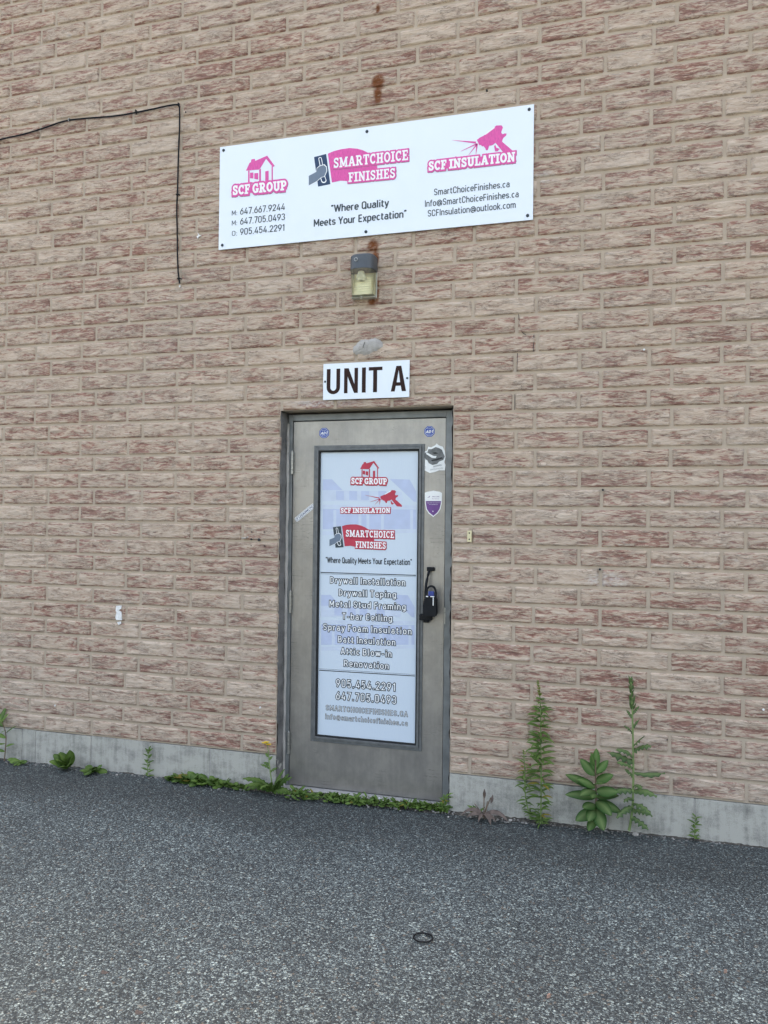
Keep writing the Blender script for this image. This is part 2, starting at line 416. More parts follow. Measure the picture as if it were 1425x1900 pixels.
def make_wall():
    V, F, MI = [], [], []; A = {k: [] for k in ('bias', 'hgt', 'rust', 'white')}; RN = []
    nv = 0
    def grid(X, Y, Z, mi, bias=None, hgt=None, rnd=(0.5, 0.5, 0.5)):
        nonlocal nv
        nz, nx = X.shape
        V.append(np.stack([X, Y, Z], -1).reshape(-1, 3))
        i = np.arange(nz * nx).reshape(nz, nx) + nv
        f = np.stack([i[:-1, :-1], i[:-1, 1:], i[1:, 1:], i[1:, :-1]], -1).reshape(-1, 4)
        F.append(f); MI.append(np.full(len(f), mi))
        n = nz * nx
        A['bias'].append(np.zeros(n) if bias is None else bias.reshape(-1)); A['hgt'].append(np.zeros(n) if hgt is None else hgt.reshape(-1))
        A['rust'].append(blot(RUST, X, Z).reshape(-1)); A['white'].append(blot(WHITE, X, Z).reshape(-1))
        RN.append(np.tile(np.array(rnd), (n, 1))); nv += n
    nrow = int((WTOP - FT) / CH)
    for row_i in range(nrow):
        z0 = FT + row_i * CH; z1 = z0 + CH
        row = row_i - 17            # row 0 = the course just above the camera's height
        jz0, jz1 = z0 + 0.0052, z1 - 0.0052
        js = joints(row)
        for a, b in zip(js[:-1], js[1:]):
            xa, xb = a + 0.0055, b - 0.0055
            segs = [(xa, xb, jz0)]
            if z0 < OZ1:
                segs = []
                if xa < OX0: segs.append((xa, min(xb, OX0 + RNG.uniform(-0.004, 0.003)), jz0))
                if xb > OX1: segs.append((max(xa, OX1 + RNG.uniform(-0.003, 0.004)), xb, jz0))
                if z1 > OZ1 + 0.02 and xb > OX0 and xa < OX1: segs.append((max(xa, OX0 + 0.004), min(xb, OX1 - 0.004), OZ1 + 0.001))
            for sa, sb, zb0 in segs:
                if sb - sa < 0.02 or sb < WX0 or sa > WX1: continue
                vis = -4.3 < sa < 1.0 and z0 < 5.0
                res = 0.0085 if vis else 0.03
                nx = max(4, int((sb - sa) / res) + 3); nz = (14 if vis else 6)
                u = np.linspace(0, 1, nx); v = np.linspace(0, 1, nz)
                u[0] = 0; U, W = np.meshgrid(u, v)
                X = sa + U * (sb - sa); Z = zb0 + W * (jz1 - zb0)
                ox, oz = RNG.uniform(0, 200, 2)
                # ragged outline of the split face
                rag = (vnoise(X / 0.03 + ox, Z / 0.03 + oz) - 0.5) * 0.005
                n1 = vnoise(X / 0.085 + ox, Z / 0.015 + oz + 0.25 * np.sin(X * 30 + ox)); n2 = vnoise(X / 0.034 + oz, Z / 0.0075 + ox); n3 = vnoise(X / 0.16 + ox, Z / 0.045 + 7)
                h = 0.45 * n1 + 0.25 * n2 + 0.30 * n3
                ed = np.minimum(np.minimum(X - sa, sb - X), np.minimum(Z - zb0, jz1 - Z)) + rag * 0.3
                e = np.clip(ed / 0.007, 0, 1); e = e * (2 - e)
                Y = -(0.0015 + e * (0.0030 + 0.009 * h))
                back = (U == 0) | (U == 1) | (W == 0) | (W == 1)
                Y = np.where(back, 0.006, Y)
                # red streak through the middle of the lower right bricks
                cx = (sa + sb) / 2
                wgt = np.clip((cx + 1.6) / 1.8, 0, 1) * np.clip((2.9 - z0) / 2.0, 0, 1)
                mid = np.exp(-((W - RNG.uniform(0.3, 0.6)) / 0.13) ** 2)
                pale = RNG.choice([0, 0, 0, 0, 0, 0, 0.04, 0.09]) + RNG.uniform(-0.018, 0.018)
                up = np.clip((z0 - 2.4) / 1.5, 0, 1) * 0.05
                bias = -0.13 * wgt * mid * RNG.uniform(0.3, 1) + pale - up * 0.4 + 0.045
                grid(X, Y, Z, 0, bias, h - 0.5, (RNG.random(), RNG.random(), RNG.random()))
    # mortar bed behind
    def bed(x0, x1, z0, z1):
        nx = max(2, int((x1 - x0) / 0.03)); nz = max(2, int((z1 - z0) / 0.03))
        X, Z = np.meshgrid(np.linspace(x0, x1, nx), np.linspace(z0, z1, nz))
        Y = 0.0005 + (vnoise(X / 0.05, Z / 0.05) - 0.5) * 0.0025
        grid(X, Y, Z, 1)
    bed(WX0, OX0, FT, OZ1); bed(OX1, WX1, FT, OZ1); bed(WX0, WX1, OZ1, FT + nrow * CH)
    # soffit of the opening
    X, Yy = np.meshgrid(np.linspace(OX0, OX1, 30), np.linspace(0.0, 0.16, 6)); grid(X, Yy, np.full_like(X, OZ1), 1)
    V = np.concatenate(V); F = np.concatenate(F); MI = np.concatenate(MI)
    me = bpy.data.meshes.new('brick_wall')
    me.vertices.add(len(V)); me.vertices.foreach_set('co', V.astype(np.float32).ravel())
    me.loops.add(F.size); me.loops.foreach_set('vertex_index', F.astype(np.int32).ravel())
    me.polygons.add(len(F)); me.polygons.foreach_set('loop_start', np.arange(0, F.size, 4, dtype=np.int32))
    me.polygons.foreach_set('material_index', MI.astype(np.int32))
    me.update(calc_edges=True)
    for k, v in A.items():
        at = me.attributes.new(k, 'FLOAT', 'POINT'); at.data.foreach_set('value', np.concatenate(v).astype(np.float32))
    at = me.attributes.new('rnd', 'FLOAT_VECTOR', 'POINT'); at.data.foreach_set('vector', np.concatenate(RN).astype(np.float32).ravel())
    me.polygons.foreach_set('use_smooth', np.ones(len(F), dtype=bool))
    o = link('brick_wall', me, [M_BRICK, M_MORTAR], building)
    return o
wall = make_wall()

# shell of the building behind the face (keeps the sun off this side)
M_ROOF = mat('roof_membrane', (0.25, 0.25, 0.25), 0.9, var=0.1)
mb = MB(); H = FT + int((WTOP - FT) / CH) * CH
mb.box(WX0 - 8, WX1 + 8, 0.25, 12, H, H + 0.09); mb.build('roof', M_ROOF, building)
mb = MB(); mb.box(WX0 - 8, WX0, 0.02, 12, 0, H - 0.003); mb.box(WX1, WX1 + 8, 0.02, 12, 0, H - 0.003); mb.box(WX0 + 0.002, WX1 - 0.002, 0.22, 12, 0.0, H - 0.003)
mb.build('side_wall', M_MORTAR, building)
mb = MB(); mb.box(WX0 - 8, WX1 + 8, -0.03, 0.249, H + 0.002, H + 0.10); mb.build('coping', M_FRAME, building)

# concrete footing blocks
mb = MB()
jl = [-6.06, -5.65, -5.24, -4.83, -4.41, -4.0, -3.686, -3.585, -3.173, -2.759, -2.357, OX0]
jr = [OX1, -0.52, -0.108, 0.302, 0.713, 1.125, 1.53, 1.94, 2.35, 2.6]
for js in (jl, jr):
    for a, b in zip(js[:-1], js[1:]):
        ea = a + 0.003 if a != OX1 else a; eb = b - 0.003 if b != OX0 else b
        mb.box(ea, eb, -0.004 + random.uniform(-0.002, 0.001), 0.15, -0.12, FT - 0.003 + random.uniform(-0.002, 0.002), 0, 0.004)
mb.box(WX0, OX0 - 0.01, -0.001, 0.14, -0.1, FT - 0.006, 1); mb.box(OX1 + 0.01, WX1, -0.001, 0.14, -0.1, FT - 0.006, 1)
foundation = mb.build('foundation', [M_BLOCK, M_PATCH], building)

# door frame, reveal, sill ------------------------------------------------
FY = 0.088; LY = 0.098
def rough_strip(x, z0, z1, y0, y1, sgn):
    nz = 90; ny = 7
    Y, Z = np.meshgrid(np.linspace(y0, y1, ny), np.linspace(z0, z1, nz))
    X = x + sgn * ((vnoise(Y / 0.03 + 3, Z / 0.04) - 0.5) * 0.016 + (vnoise(Y / 0.012, Z / 0.013) - 0.5) * 0.006)
    vs = np.stack([X, Y, Z], -1).reshape(-1, 3); i = np.arange(nz * ny).reshape(nz, ny)
    fs = np.stack([i[:-1, :-1], i[:-1, 1:], i[1:, 1:], i[1:, :-1]], -1).reshape(-1, 4)
    return vs.tolist(), fs.tolist()
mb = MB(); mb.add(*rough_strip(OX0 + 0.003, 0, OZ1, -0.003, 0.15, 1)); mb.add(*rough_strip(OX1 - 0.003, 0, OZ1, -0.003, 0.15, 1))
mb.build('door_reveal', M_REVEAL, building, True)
LX0, LX1 = P(546.4, 783, LY).x, P(828.6, 776.8, LY).x
LX0 = (LX0 + P(535.3, 1410, LY).x) / 2; LX1 = (LX1 + P(822, 1410, LY).x) / 2
LZ1 = P(690, 779, LY).z - .001; LZ0 = 0.006; LX0 += .002; LX1 -= .004
mb = MB()
mb.box(OX0 + 0.010, LX0 - 0.004, FY, 0.19, 0.0, OZ1 - 0.012, 0, 0.003)
mb.box(LX1 + 0.004, OX1 - 0.006, FY, 0.19, 0.0, OZ1 - 0.012, 0, 0.003)
mb.box(LX0 - 0.004, LX1 + 0.004, FY + 0.001, 0.19, LZ1 + 0.005, OZ1 - 0.012, 0, 0.003)
mb.box(LX0 - 0.003, LX1 + 0.003, LY + 0.03, 0.185, LZ0 - 0.02, LZ1 + 0.004, 1)     # dark stop behind the leaf
frame = mb.build('door_frame', [M_FRAME, M_GASKET], building)
# caulk bead between frame and brick
mb = MB()
rc = random.Random(3)
mb.tube([(OX0 + 0.009 + rc.uniform(-.002, .002), FY - 0.002, z * 0.06) for z in range(0, 36)], [0.009 + rc.uniform(-.002, .003) for _ in range(36)], 6)
mb.tube([(OX1 - 0.005 + rc.uniform(-.001, .001), FY - 0.001, z * 0.06) for z in range(0, 36)], 0.006, 6)
mb.build('caulk_bead', M_PATCH, building, True)
mb = MB(); mb.box(OX0 + 0.004, OX1 - 0.004, 0.004, 0.20, -0.12, 0.0, 0, 0.006)
mb.build('door_sill', M_SILL, building)

# door leaf with window opening
GX0 = (P(596, 837.5, LY).x + P(589.1, 1363.4, LY).x) / 2; GX1 = (P(775.8, 837, LY).x + P(769.1, 1379.3, LY).x) / 2
GZ1 = P(690, 837, LY).z; GZ0 = P(680, 1371, LY).z
mb = MB()
i0 = 0.006
def leaf_ring(mb):
    xs = [LX0, GX0 - 0.012, GX1 + 0.012, LX1]; zs = [LZ0, GZ0 - 0.012, GZ1 + 0.012, LZ1]
    bm = bmesh.new(); vv = {}
    for a in range(4):
        for b in range(4):
            vv[a, b] = bm.verts.new((xs[a], LY, zs[b]))
    for a in range(3):
        for b in range(3):
            if (a, b) != (1, 1): bm.faces.new((vv[a, b], vv[a + 1, b], vv[a + 1, b + 1], vv[a, b + 1]))
    ext = bmesh.ops.extrude_face_region(bm, geom=bm.faces[:])
    for v in ext['geom']:
        if isinstance(v, bmesh.types.BMVert): v.co.y += 0.044
    bmesh.ops.recalc_face_normals(bm, faces=bm.faces[:])
    mb.frombm(bm)
leaf_ring(mb)
door = mb.build('door', M_DOOR, building)
door['label'] = 'grey steel door with a tall printed glass panel'
def ring(mb, x0, x1, z0, z1, w, y0, y1, mi=0, bev=0.002):
    mb.box(x0, x0 + w, y0, y1, z0, z1, mi, bev); mb.box(x1 - w, x1, y0, y1, z0, z1, mi, bev)
    mb.box(x0 + w, x1 - w, y0, y1, z0, z0 + w, mi, bev); mb.box(x0 + w, x1 - w, y0, y1, z1 - w, z1, mi, bev)
mb = MB()
ring(mb, GX0 - 0.042, GX1 + 0.040, GZ0 - 0.040, GZ1 + 0.036, 0.016, LY - 0.006, LY + 0.01)
ring(mb, GX0 - 0.0255, GX1 + 0.0235, GZ0 - 0.0235, GZ1 + 0.0195, 0.013, LY - 0.012, LY + 0.012)
ring(mb, GX0 - 0.0125, GX1 + 0.0105, GZ0 - 0.0105, GZ1 + 0.0065, 0.009, LY - 0.004, LY + 0.02, 1)
mb.build('window_trim', [M_TRIM, M_GASKET], door)
GY = LY + 0.008
# the printed window film (picture, rules) is one pane
mb = MB(); mb.box(GX0 - 0.006, GX1 + 0.004, GY, GY + 0.006, GZ0 - 0.004, GZ1 + 0.002)
def FP(px, py): q = P(px, py, GY); return (q.x, q.z)
def C4(x, y): return FP(510 + x / 4.071, 740 + y / 4.071)
def C5(x, y): return FP(510 + x / 4.071, 1060 + y / 4.071)
FILM_DY = 0.0004
def fpoly(pts, y, mi, fn): mb.poly([(a, y, b) for a, b in (fn(*p) for p in pts)], mi)
for fn, oy, sy in ((C4, 0, 1.0), (C5, -430, 1.0)):
    def q(x, y): return (x, (y + oy) if fn is C4 else (y - 430) * 1.0)
    L0, R0 = 362, 1068
    if fn is C5: L0, R0 = 350, 1055
    y1 = GY - FILM_DY
    fpoly([q(L0, 608), q(L0 + 70, 608), q(L0 + 150, 690), q(L0, 690)], y1, 1, fn)
    fpoly([q(R0 - 200, 605), q(R0 - 50, 610), q(R0, 700), q(R0, 780), q(R0 - 20, 775)], y1, 1, fn)
    fpoly([q(L0, 690), q(R0 - 110, 700), q(R0 - 100, 775), q(L0, 772)], y1 - .0001, 2, fn)
    for x0 in (L0 + 100, L0 + 200, L0 + 290, L0 + 420): fpoly([q(x0, 695), q(x0 + 60, 697), q(x0 + 60, 765), q(x0, 763)], y1 - .0002, 1, fn)
    fpoly([q(L0, 800), q(R0, 805), q(R0, 830), q(L0, 822)], y1 - .0001, 2, fn)
    fpoly([q(L0, 830), q(R0, 836), q(R0, 985), q(L0, 985)], y1 - .0001, 1, fn)
    for x0 in (L0 + 80, L0 + 270, L0 + 330, L0 + 440, L0 + 660): fpoly([q(x0, 840), q(x0 + 22, 840), q(x0 + 22, 985), q(x0, 985)], y1 - .0002, 2, fn)
    fpoly([q(L0, 1000), q(R0, 990), q(R0, 1012), q(L0, 1030)], y1 - .0001, 2, fn)
for a, b in (((345, 1308), (1066, 1330)),):
    fpoly([a, b, (b[0], b[1] + 6), (a[0], a[1] + 6)], GY - .0006, 3, C4); fpoly([(a[0], a[1] + 12), (b[0], b[1] + 12), (b[0], b[1] + 14), (a[0], a[1] + 14)], GY - .0006, 3, C4)
for a, b in (((334, 744), (1058, 788)),):
    fpoly([a, b, (b[0], b[1] + 6), (a[0], a[1] + 6)], GY - .0006, 3, C5); fpoly([(a[0], a[1] - 9), (b[0], b[1] - 9), (b[0], b[1] - 7), (a[0], a[1] - 7)], GY - .0006, 3, C5)
mb.build('window_pane', [M_FILM, M_FILMPIC, M_FILMPIC2, M_INK], door)

# hinges
for (px, py0, py1) in ((544, 838, 880), (540, 1097, 1137), (535, 1358, 1398)):
    z1 = P(px, py0, FY).z; z0 = P(px, py1, FY).z; x = LX0 - 0.002
    mb = MB(); n = 5; hh = (z1 - z0) / n
    for k in range(n): mb.tube([(x, FY - 0.006, z0 + k * hh + 0.001), (x, FY - 0.006, z0 + (k + 1) * hh - 0.001)], 0.0085, 10)
    mb.tube([(x, FY - 0.006, z1), (x, FY - 0.006, z1 + 0.006)], [0.006, 0.003], 8)
    mb.box(x - 0.001, x + 0.012, LY - 0.003, LY + 0.01, z0, z1)
    mb.build('hinge', M_HINGE, door, False)
# pull handle: upper foot, curved grip, lower thumb piece
q0 = P(800, 1056, LY); q1 = P(799, 1146, LY)
mb = MB()
mb.box(q0.x - 0.020, q0.x + 0.020, LY - 0.022, LY - 0.001, q0.z - 0.010, q0.z + 0.012, 0, 0.003)
grip = []
for k in range(13):
    t = k / 12
    grip.append((q0.x - 0.006 - 0.012 * math.sin(math.pi * min(1, t * 1.1)), LY - 0.018 - 0.035 * math.sin(math.pi * t) ** 0.7, q0.z - 0.008 + (q1.z - q0.z) * t))
mb.tube(grip, 0.0075, 10)
mb.box(q1.x - 0.055, q1.x + 0.012, LY - 0.045, LY - 0.001, q1.z - 0.012, q1.z + 0.020, 0, 0.004)
mb.box(q1.x - 0.035, q1.x - 0.005, LY - 0.030, LY - 0.001, q1.z - 0.026, q1.z - 0.010, 0, 0.003)
mb.build('handle', M_BLACK, door, False)
z = P(826, 1143, FY).z
mb = MB(); mb.box(LX1 + 0.0045, LX1 + 0.0115, FY - 0.0025, FY + 0.01, z - 0.045, z + 0.045, 0, 0.001); mb.build('strike_plate', M_HINGE, frame)

# ------------------------------------------------------------------ ground
mb = MB()
xs = sorted(set([-40, -20, -12] + [-8 + 0.25 * i for i in range(57)] + [12, 20, 40])); ys = sorted(set([-40, -20, -12, -8] + [-6 + 0.25 * i for i in range(25)] + [0.3]))
vs = []
for y in ys:
    for x in xs:
        z = -0.010 + 0.006 * math.sin(x * 1.7 + 0.6) * math.cos(y * 1.3) if abs(x) < 8 and y > -6 else -0.010
        vs.append((x, y, z))
n = len(xs)
mb.add(vs, [(j * n + i, j * n + i + 1, (j + 1) * n + i + 1, (j + 1) * n + i) for j in range(len(ys) - 1) for i in range(n - 1)])
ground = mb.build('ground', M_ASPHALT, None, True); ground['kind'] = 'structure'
mb = MB(); mb.box(-200, 200, -200, 200, -0.6, -0.3); g2 = mb.build('terrain', mat('far_ground', (0.22, 0.21, 0.19), 0.95, var=0.2, vscale=0.2), None); g2['kind'] = 'structure'

# ------------------------------------------------------------------ lettering
SLAB = {}
def arc(cx, cy, rx, ry, a0, a1, n=14): return [(cx + rx * math.cos(R(a0 + (a1 - a0) * i / n)), cy + ry * math.sin(R(a0 + (a1 - a0) * i / n))) for i in range(n + 1)]
_w, _s = 0.20, 0.15
def slab():
    w, s = _w, _s
    hi, lo = 1 - s / 2, s / 2
    D = SLAB
    D['I'] = (0.46, [([(0.23, 0), (0.23, 1)], w), ([(0, hi), (0.46, hi)], s), ([(0, lo), (0.46, lo)], s)])
    D['L'] = (0.66, [([(0.2, 0), (0.2, 1)], w), ([(0, hi), (0.42, hi)], s), ([(0, lo), (0.64, lo)], s), ([(0.59, 0), (0.59, 0.36)], 0.1)])
    D['E'] = (0.70, [([(0.2, 0), (0.2, 1)], w), ([(0, hi), (0.66, hi)], s), ([(0, lo), (0.68, lo)], s), ([(0.2, .5), (0.5, .5)], s), ([(0.62, .7), (0.62, 1)], 0.1), ([(0.64, 0), (0.64, .3)], 0.1), ([(0.47, .36), (0.47, .64)], .08)])
    D['F'] = (0.66, [([(0.2, 0), (0.2, 1)], w), ([(0, hi), (0.64, hi)], s), ([(0, lo), (0.42, lo)], s), ([(0.2, .5), (0.5, .5)], s), ([(0.60, .68), (0.60, 1)], 0.1), ([(0.47, .36), (0.47, .64)], .08)])
    D['H'] = (0.84, [([(0.2, 0), (0.2, 1)], w), ([(0.64, 0), (0.64, 1)], w), ([(0, hi), (0.38, hi)], s), ([(0, lo), (0.38, lo)], s), ([(0.46, hi), (0.84, hi)], s), ([(0.46, lo), (0.84, lo)], s), ([(0.2, .5), (0.64, .5)], s)])
    D['N'] = (0.88, [([(0.18, 0), (0.18, 1)], .15), ([(0.70, 0), (0.70, 1)], .15), ([(0.16, .97), (0.70, .06)], .2), ([(0, hi), (0.28, hi)], s), ([(0, lo), (0.36, lo)], s), ([(0.52, hi), (0.88, hi)], s)])
    D['M'] = (1.04, [([(0.18, 0), (0.18, 1)], .16), ([(0.86, 0), (0.86, 1)], .18), ([(0.2, .97), (0.52, .12)], .18), ([(0.84, .97), (0.52, .12)], .18), ([(0, hi), (0.28, hi)], s), ([(0, lo), (0.36, lo)], s), ([(0.76, hi), (1.04, hi)], s), ([(0.68, lo), (1.04, lo)], s)])
    D['T'] = (0.74, [([(0.37, 0), (0.37, 1)], w), ([(0.02, hi), (0.72, hi)], s), ([(0.2, lo), (0.54, lo)], s), ([(0.06, .66), (0.06, 1)], .1), ([(0.68, .66), (0.68, 1)], .1)])
    D['U'] = (0.84, [([(0.2, 1)] + arc(.42, .32, .22, .23, 180, 360) + [(0.64, 1)], w), ([(0, hi), (0.38, hi)], s), ([(0.48, hi), (0.84, hi)], s)])
    D['A'] = (0.88, [([(0.16, .04), (0.42, .96)], .17), ([(0.72, .04), (0.46, .96)], .2), ([(0.25, .33), (0.63, .33)], .13), ([(0, lo), (0.32, lo)], s), ([(0.54, lo), (0.88, lo)], s), ([(.33, .94), (.55, .94)], .12)])
    D['P'] = (0.74, [([(0.2, 0), (0.2, 1)], w), ([(0, lo), (0.42, lo)], s), ([(0, hi), (0.4, hi)] + arc(.42, .69, .20, .235, 90, -90) + [(0.2, .455)], s + .02)])
    D['R'] = (0.84, [([(0.2, 0), (0.2, 1)], w), ([(0, lo), (0.38, lo)], s), ([(0, hi), (0.4, hi)] + arc(.42, .71, .20, .215, 90, -90) + [(0.2, .495)], s + .02), ([(0.42, .5), (0.64, .08)], w), ([(0.58, lo), (0.84, lo)], s)])
    D['O'] = (0.80, [(arc(.4, .5, .29, .41, 0, 360, 26), .19)])
    D['C'] = (0.74, [(arc(.4, .5, .29, .41, 42, 318, 20), .19), ([(.62, .62), (.62, .98)], .1)])
    D['G'] = (0.80, [(arc(.4, .5, .29, .41, 42, 330, 20), .19), ([(.62, .64), (.62, .98)], .1), ([(.44, .40), (.78, .40)], .14), ([(.64, .06), (.64, .4)], .15)])
    D['S'] = (0.68, [([(.55, .74)] + arc(.34, .73, .20, .19, 20, 200, 10) + [(.24, .56), (.44, .46)] + arc(.34, .28, .21, .20, 30, -160, 10) + [(.12, .28)], .18), ([(.57, .68), (.57, .98)], .09), ([(.09, .02), (.09, .36)], .09)])
slab()
def ribbon(mb, pts, w, ext, fn, y, mi):
    pts = [Vector((p[0], p[1])) for p in pts]
    closed = (pts[0] - pts[-1]).length < 1e-6
    if ext and not closed:
        pts[0] = pts[0] + (pts[0] - pts[1]).normalized() * ext; pts[-1] = pts[-1] + (pts[-1] - pts[-2]).normalized() * ext
    n = len(pts); Lf, Rt = [], []
    for i, p in enumerate(pts):
        a = pts[i - 1] if i > 0 else (pts[-2] if closed else None); b = pts[i + 1] if i < n - 1 else (pts[1] if closed else None)
        d1 = (p - a).normalized() if a is not None else (b - p).normalized()
        d2 = (b - p).normalized() if b is not None else d1
        d = (d1 + d2).normalized(); nn = Vector((-d.y, d.x)); k = max(0.4, nn.dot(Vector((-d1.y, d1.x))))
        Lf.append(p + nn * (w / 2 / k)); Rt.append(p - nn * (w / 2 / k))
    vs = []
    for a, b in zip(Rt, Lf):
        for q in (a, b):
            X, Z = fn(q.x, q.y); vs.append((X, y, Z))
    mb.add(vs, [(2 * i, 2 * i + 2, 2 * i + 3, 2 * i + 1) for i in range(n - 1)], mi)
def slab_width(text, gap=0.07, space=0.28):
    return sum((SLAB[c][0] + gap) if c != ' ' else space for c in text) - gap
def slab_text(mb, text, fn, y, mi, grow=0.0, gap=0.07, space=0.28):
    """fn maps (u in 0..1 along the word, v in 0..1 cap height) to x,z"""
    W = slab_width(text, gap, space); x = 0; cnt = 0
    for c in text:
        if c == ' ': x += space; continue
        w, st = SLAB[c]
        for i, (pts, sw) in enumerate(st):
            ribbon(mb, [(x + a, b) for a, b in pts], sw + 2 * grow, grow, lambda a, b: fn(a / W, b), y - 0.000018 * (cnt % 14), mi); cnt += 1
        x += w + gap
def quadmap(bl, br, tl):
    """u along bl->br, v along bl->tl (points are x,z pairs)"""
    def fn(u, v): return (bl[0] + (br[0] - bl[0]) * u + (tl[0] - bl[0]) * v, bl[1] + (br[1] - bl[1]) * u + (tl[1] - bl[1]) * v)
    return fn

SANS = {}
def sans():
    L, Q, T, B = .07, .50, .945, .055; X = .70; xl, xr = .06, .44
    D = SANS
    def bowl(x0, x1, y0, y1, r=None):
        r = r or min(x1 - x0, y1 - y0) / 2 * .92
        p = []
        for cx, cy, a in ((x1 - r, y1 - r, 0), (x0 + r, y1 - r, 90), (x0 + r, y0 + r, 180), (x1 - r, y0 + r, 270)): p += arc(cx, cy, r, r, a, a + 90, 5)
        return p + [p[0]]
    def cshape(x0, x1, y0, y1, gap0, gap1):
        r = (x1 - x0) / 2 * .95
        return [(x1, gap1)] + arc(x1 - r, y1 - r, r, r, 0, 90, 5) + arc(x0 + r, y1 - r, r, r, 90, 180, 5) + arc(x0 + r, y0 + r, r, r, 180, 270, 5) + arc(x1 - r, y0 + r, r, r, 270, 360, 5) + [(x1, gap0)]
    def dbowl(x0, x1, y0, y1):
        r = min((y1 - y0) / 2, x1 - x0) * .95
        return [(x0, y1)] + arc(x1 - r, y1 - r, r, r, 90, 0, 6) + arc(x1 - r, y0 + r, r, r, 0, -90, 6) + [(x0, y0)]
    def sshape(x0, x1, y0, y1):
        m = (y0 + y1) / 2; h = (y1 - y0) / 4; rx = (x1 - x0) / 2; cx = (x0 + x1) / 2
        return arc(cx, y1 - h, rx, h, 15, 235, 9) + arc(cx, y0 + h, rx, h, 55, -165, 9)
    st = [(L, 0), (L, 1)]
    D['A'] = (.60, [[(.03, 0), (.30, 1)], [(.30, 1), (.57, 0)], [(.13, .29), (.47, .29)]])
    D['B'] = (.57, [st, dbowl(L, .47, .52, T), dbowl(L, .51, B, .52)])
    D['C'] = (.57, [cshape(L, Q, B, T, .25, .75)]); D['G'] = (.58, [cshape(L, Q, B, T, .46, .74), [(.30, .46), (Q + .05, .46)]])
    D['D'] = (.58, [st, dbowl(L, .52, B, T)]); D['E'] = (.49, [st, [(L, T), (.46, T)], [(L, .51), (.42, .51)], [(L, B), (.46, B)]])
    D['F'] = (.47, [st, [(L, T), (.45, T)], [(L, .50), (.41, .50)]]); D['H'] = (.60, [st, [(.53, 0), (.53, 1)], [(L, .51), (.53, .51)]])
    D['I'] = (.14, [st]); D['L'] = (.46, [st, [(L, B), (.44, B)]]); D['K'] = (.56, [st, [(.52, 1), (L, .40)], [(.22, .56), (.54, 0)]])
    D['M'] = (.72, [st, [(.65, 0), (.65, 1)], [(L, .97), (.36, .25)], [(.65, .97), (.36, .25)]]); D['N'] = (.60, [st, [(.53, 0), (.53, 1)], [(L, .97), (.53, .03)]])
    D['O'] = (.58, [bowl(L, .51, B, T)]); D['Q'] = (.58, [bowl(L, .51, B, T), [(.36, .22), (.56, -.03)]])
    D['P'] = (.54, [st, dbowl(L, .49, .44, T)]); D['R'] = (.57, [st, dbowl(L, .49, .46, T), [(.30, .46), (.53, 0)]])
    D['S'] = (.54, [sshape(.06, .48, B, T)]); D['T'] = (.52, [[(.26, 0), (.26, 1)], [(.01, T), (.51, T)]])
    D['U'] = (.58, [[(L, 1), (L, .27)] + arc(.29, .275, .22, .22, 180, 360, 10) + [(.51, 1)]]); D['V'] = (.56, [[(.03, 1), (.28, 0)], [(.28, 0), (.53, 1)]])
    D['W'] = (.84, [[(.03, 1), (.22, .02)], [(.22, .02), (.42, .95)], [(.42, .95), (.62, .02)], [(.62, .02), (.81, 1)]])
    D['X'] = (.56, [[(.03, 1), (.53, 0)], [(.53, 1), (.03, 0)]]); D['Y'] = (.56, [[(.03, 1), (.28, .42)], [(.53, 1), (.28, .42)], [(.28, .45), (.28, 0)]])
    bw = lambda: bowl(xl, xr, B, X - .045)
    D['a'] = (.49, [[(xr, 0), (xr, .50)] + arc(.26, .47, .18, .185, 0, 150, 8), bowl(xl, xr, B, .40)]); D['b'] = (.50, [bw(), [(xl, 0), (xl, 1)]]); D['d'] = (.50, [bw(), [(xr, 0), (xr, 1)]])
    D['c'] = (.46, [arc(.25, .355, .19, .30, 48, 312, 14)]); D['o'] = (.50, [bw()])
    D['e'] = (.49, [[(xl, .36), (xr, .36)] + [(xr, .47)] + arc(.25, .475, .19, .18, 0, 180, 9) + arc(.25, .245, .19, .19, 180, 320, 9)])
    D['f'] = (.33, [[(.12, 0), (.12, .80)] + arc(.27, .80, .15, .145, 180, 90, 5) + [(.32, .945)], [(.0, X - .045), (.31, X - .045)]])
    D['g'] = (.50, [bw(), [(xr, X), (xr, 0)] + arc(.25, .0, .19, .19, 0, -140, 8)]); hump = lambda x0, x1: [(x0, .44)] + arc((x0 + x1) / 2, .46, (x1 - x0) / 2, .195, 180, 0, 8) + [(x1, 0)]
    D['h'] = (.50, [[(xl, 0), (xl, 1)], hump(xl, xr)]); D['n'] = (.50, [[(xl, 0), (xl, X)], hump(xl, xr)]); D['m'] = (.76, [[(xl, 0), (xl, X)], hump(xl, .38), hump(.38, .70)])
    D['i'] = (.16, [[(.08, 0), (.08, X)], [(.08, .86), (.08, 1)]]); D['l'] = (.18, [[(.08, 1), (.08, 0)]]); D['k'] = (.46, [[(xl, 0), (xl, 1)], [(.42, X), (xl, .28)], [(.18, .40), (.44, 0)]])
    D['p'] = (.50, [bw(), [(xl, -.24), (xl, X)]]); D['q'] = (.50, [bw(), [(xr, -.24), (xr, X)]]); D['r'] = (.34, [[(xl, 0), (xl, X)], [(xl, .42)] + arc(.24, .47, .18, .185, 180, 70, 6)])
    D['s'] = (.45, [sshape(.05, .40, B, X - .045)]); D['t'] = (.34, [[(.12, .90), (.12, .20)] + arc(.26, .20, .14, .145, 180, 270, 5) + [(.32, .055)], [(0, X - .045), (.31, X - .045)]])
    D['u'] = (.50, [[(xl, X), (xl, .24)] + arc(.25, .24, .19, .185, 180, 360, 8), [(xr, 0), (xr, X)]]); D['v'] = (.46, [[(.02, X), (.23, 0)], [(.23, 0), (.44, X)]])
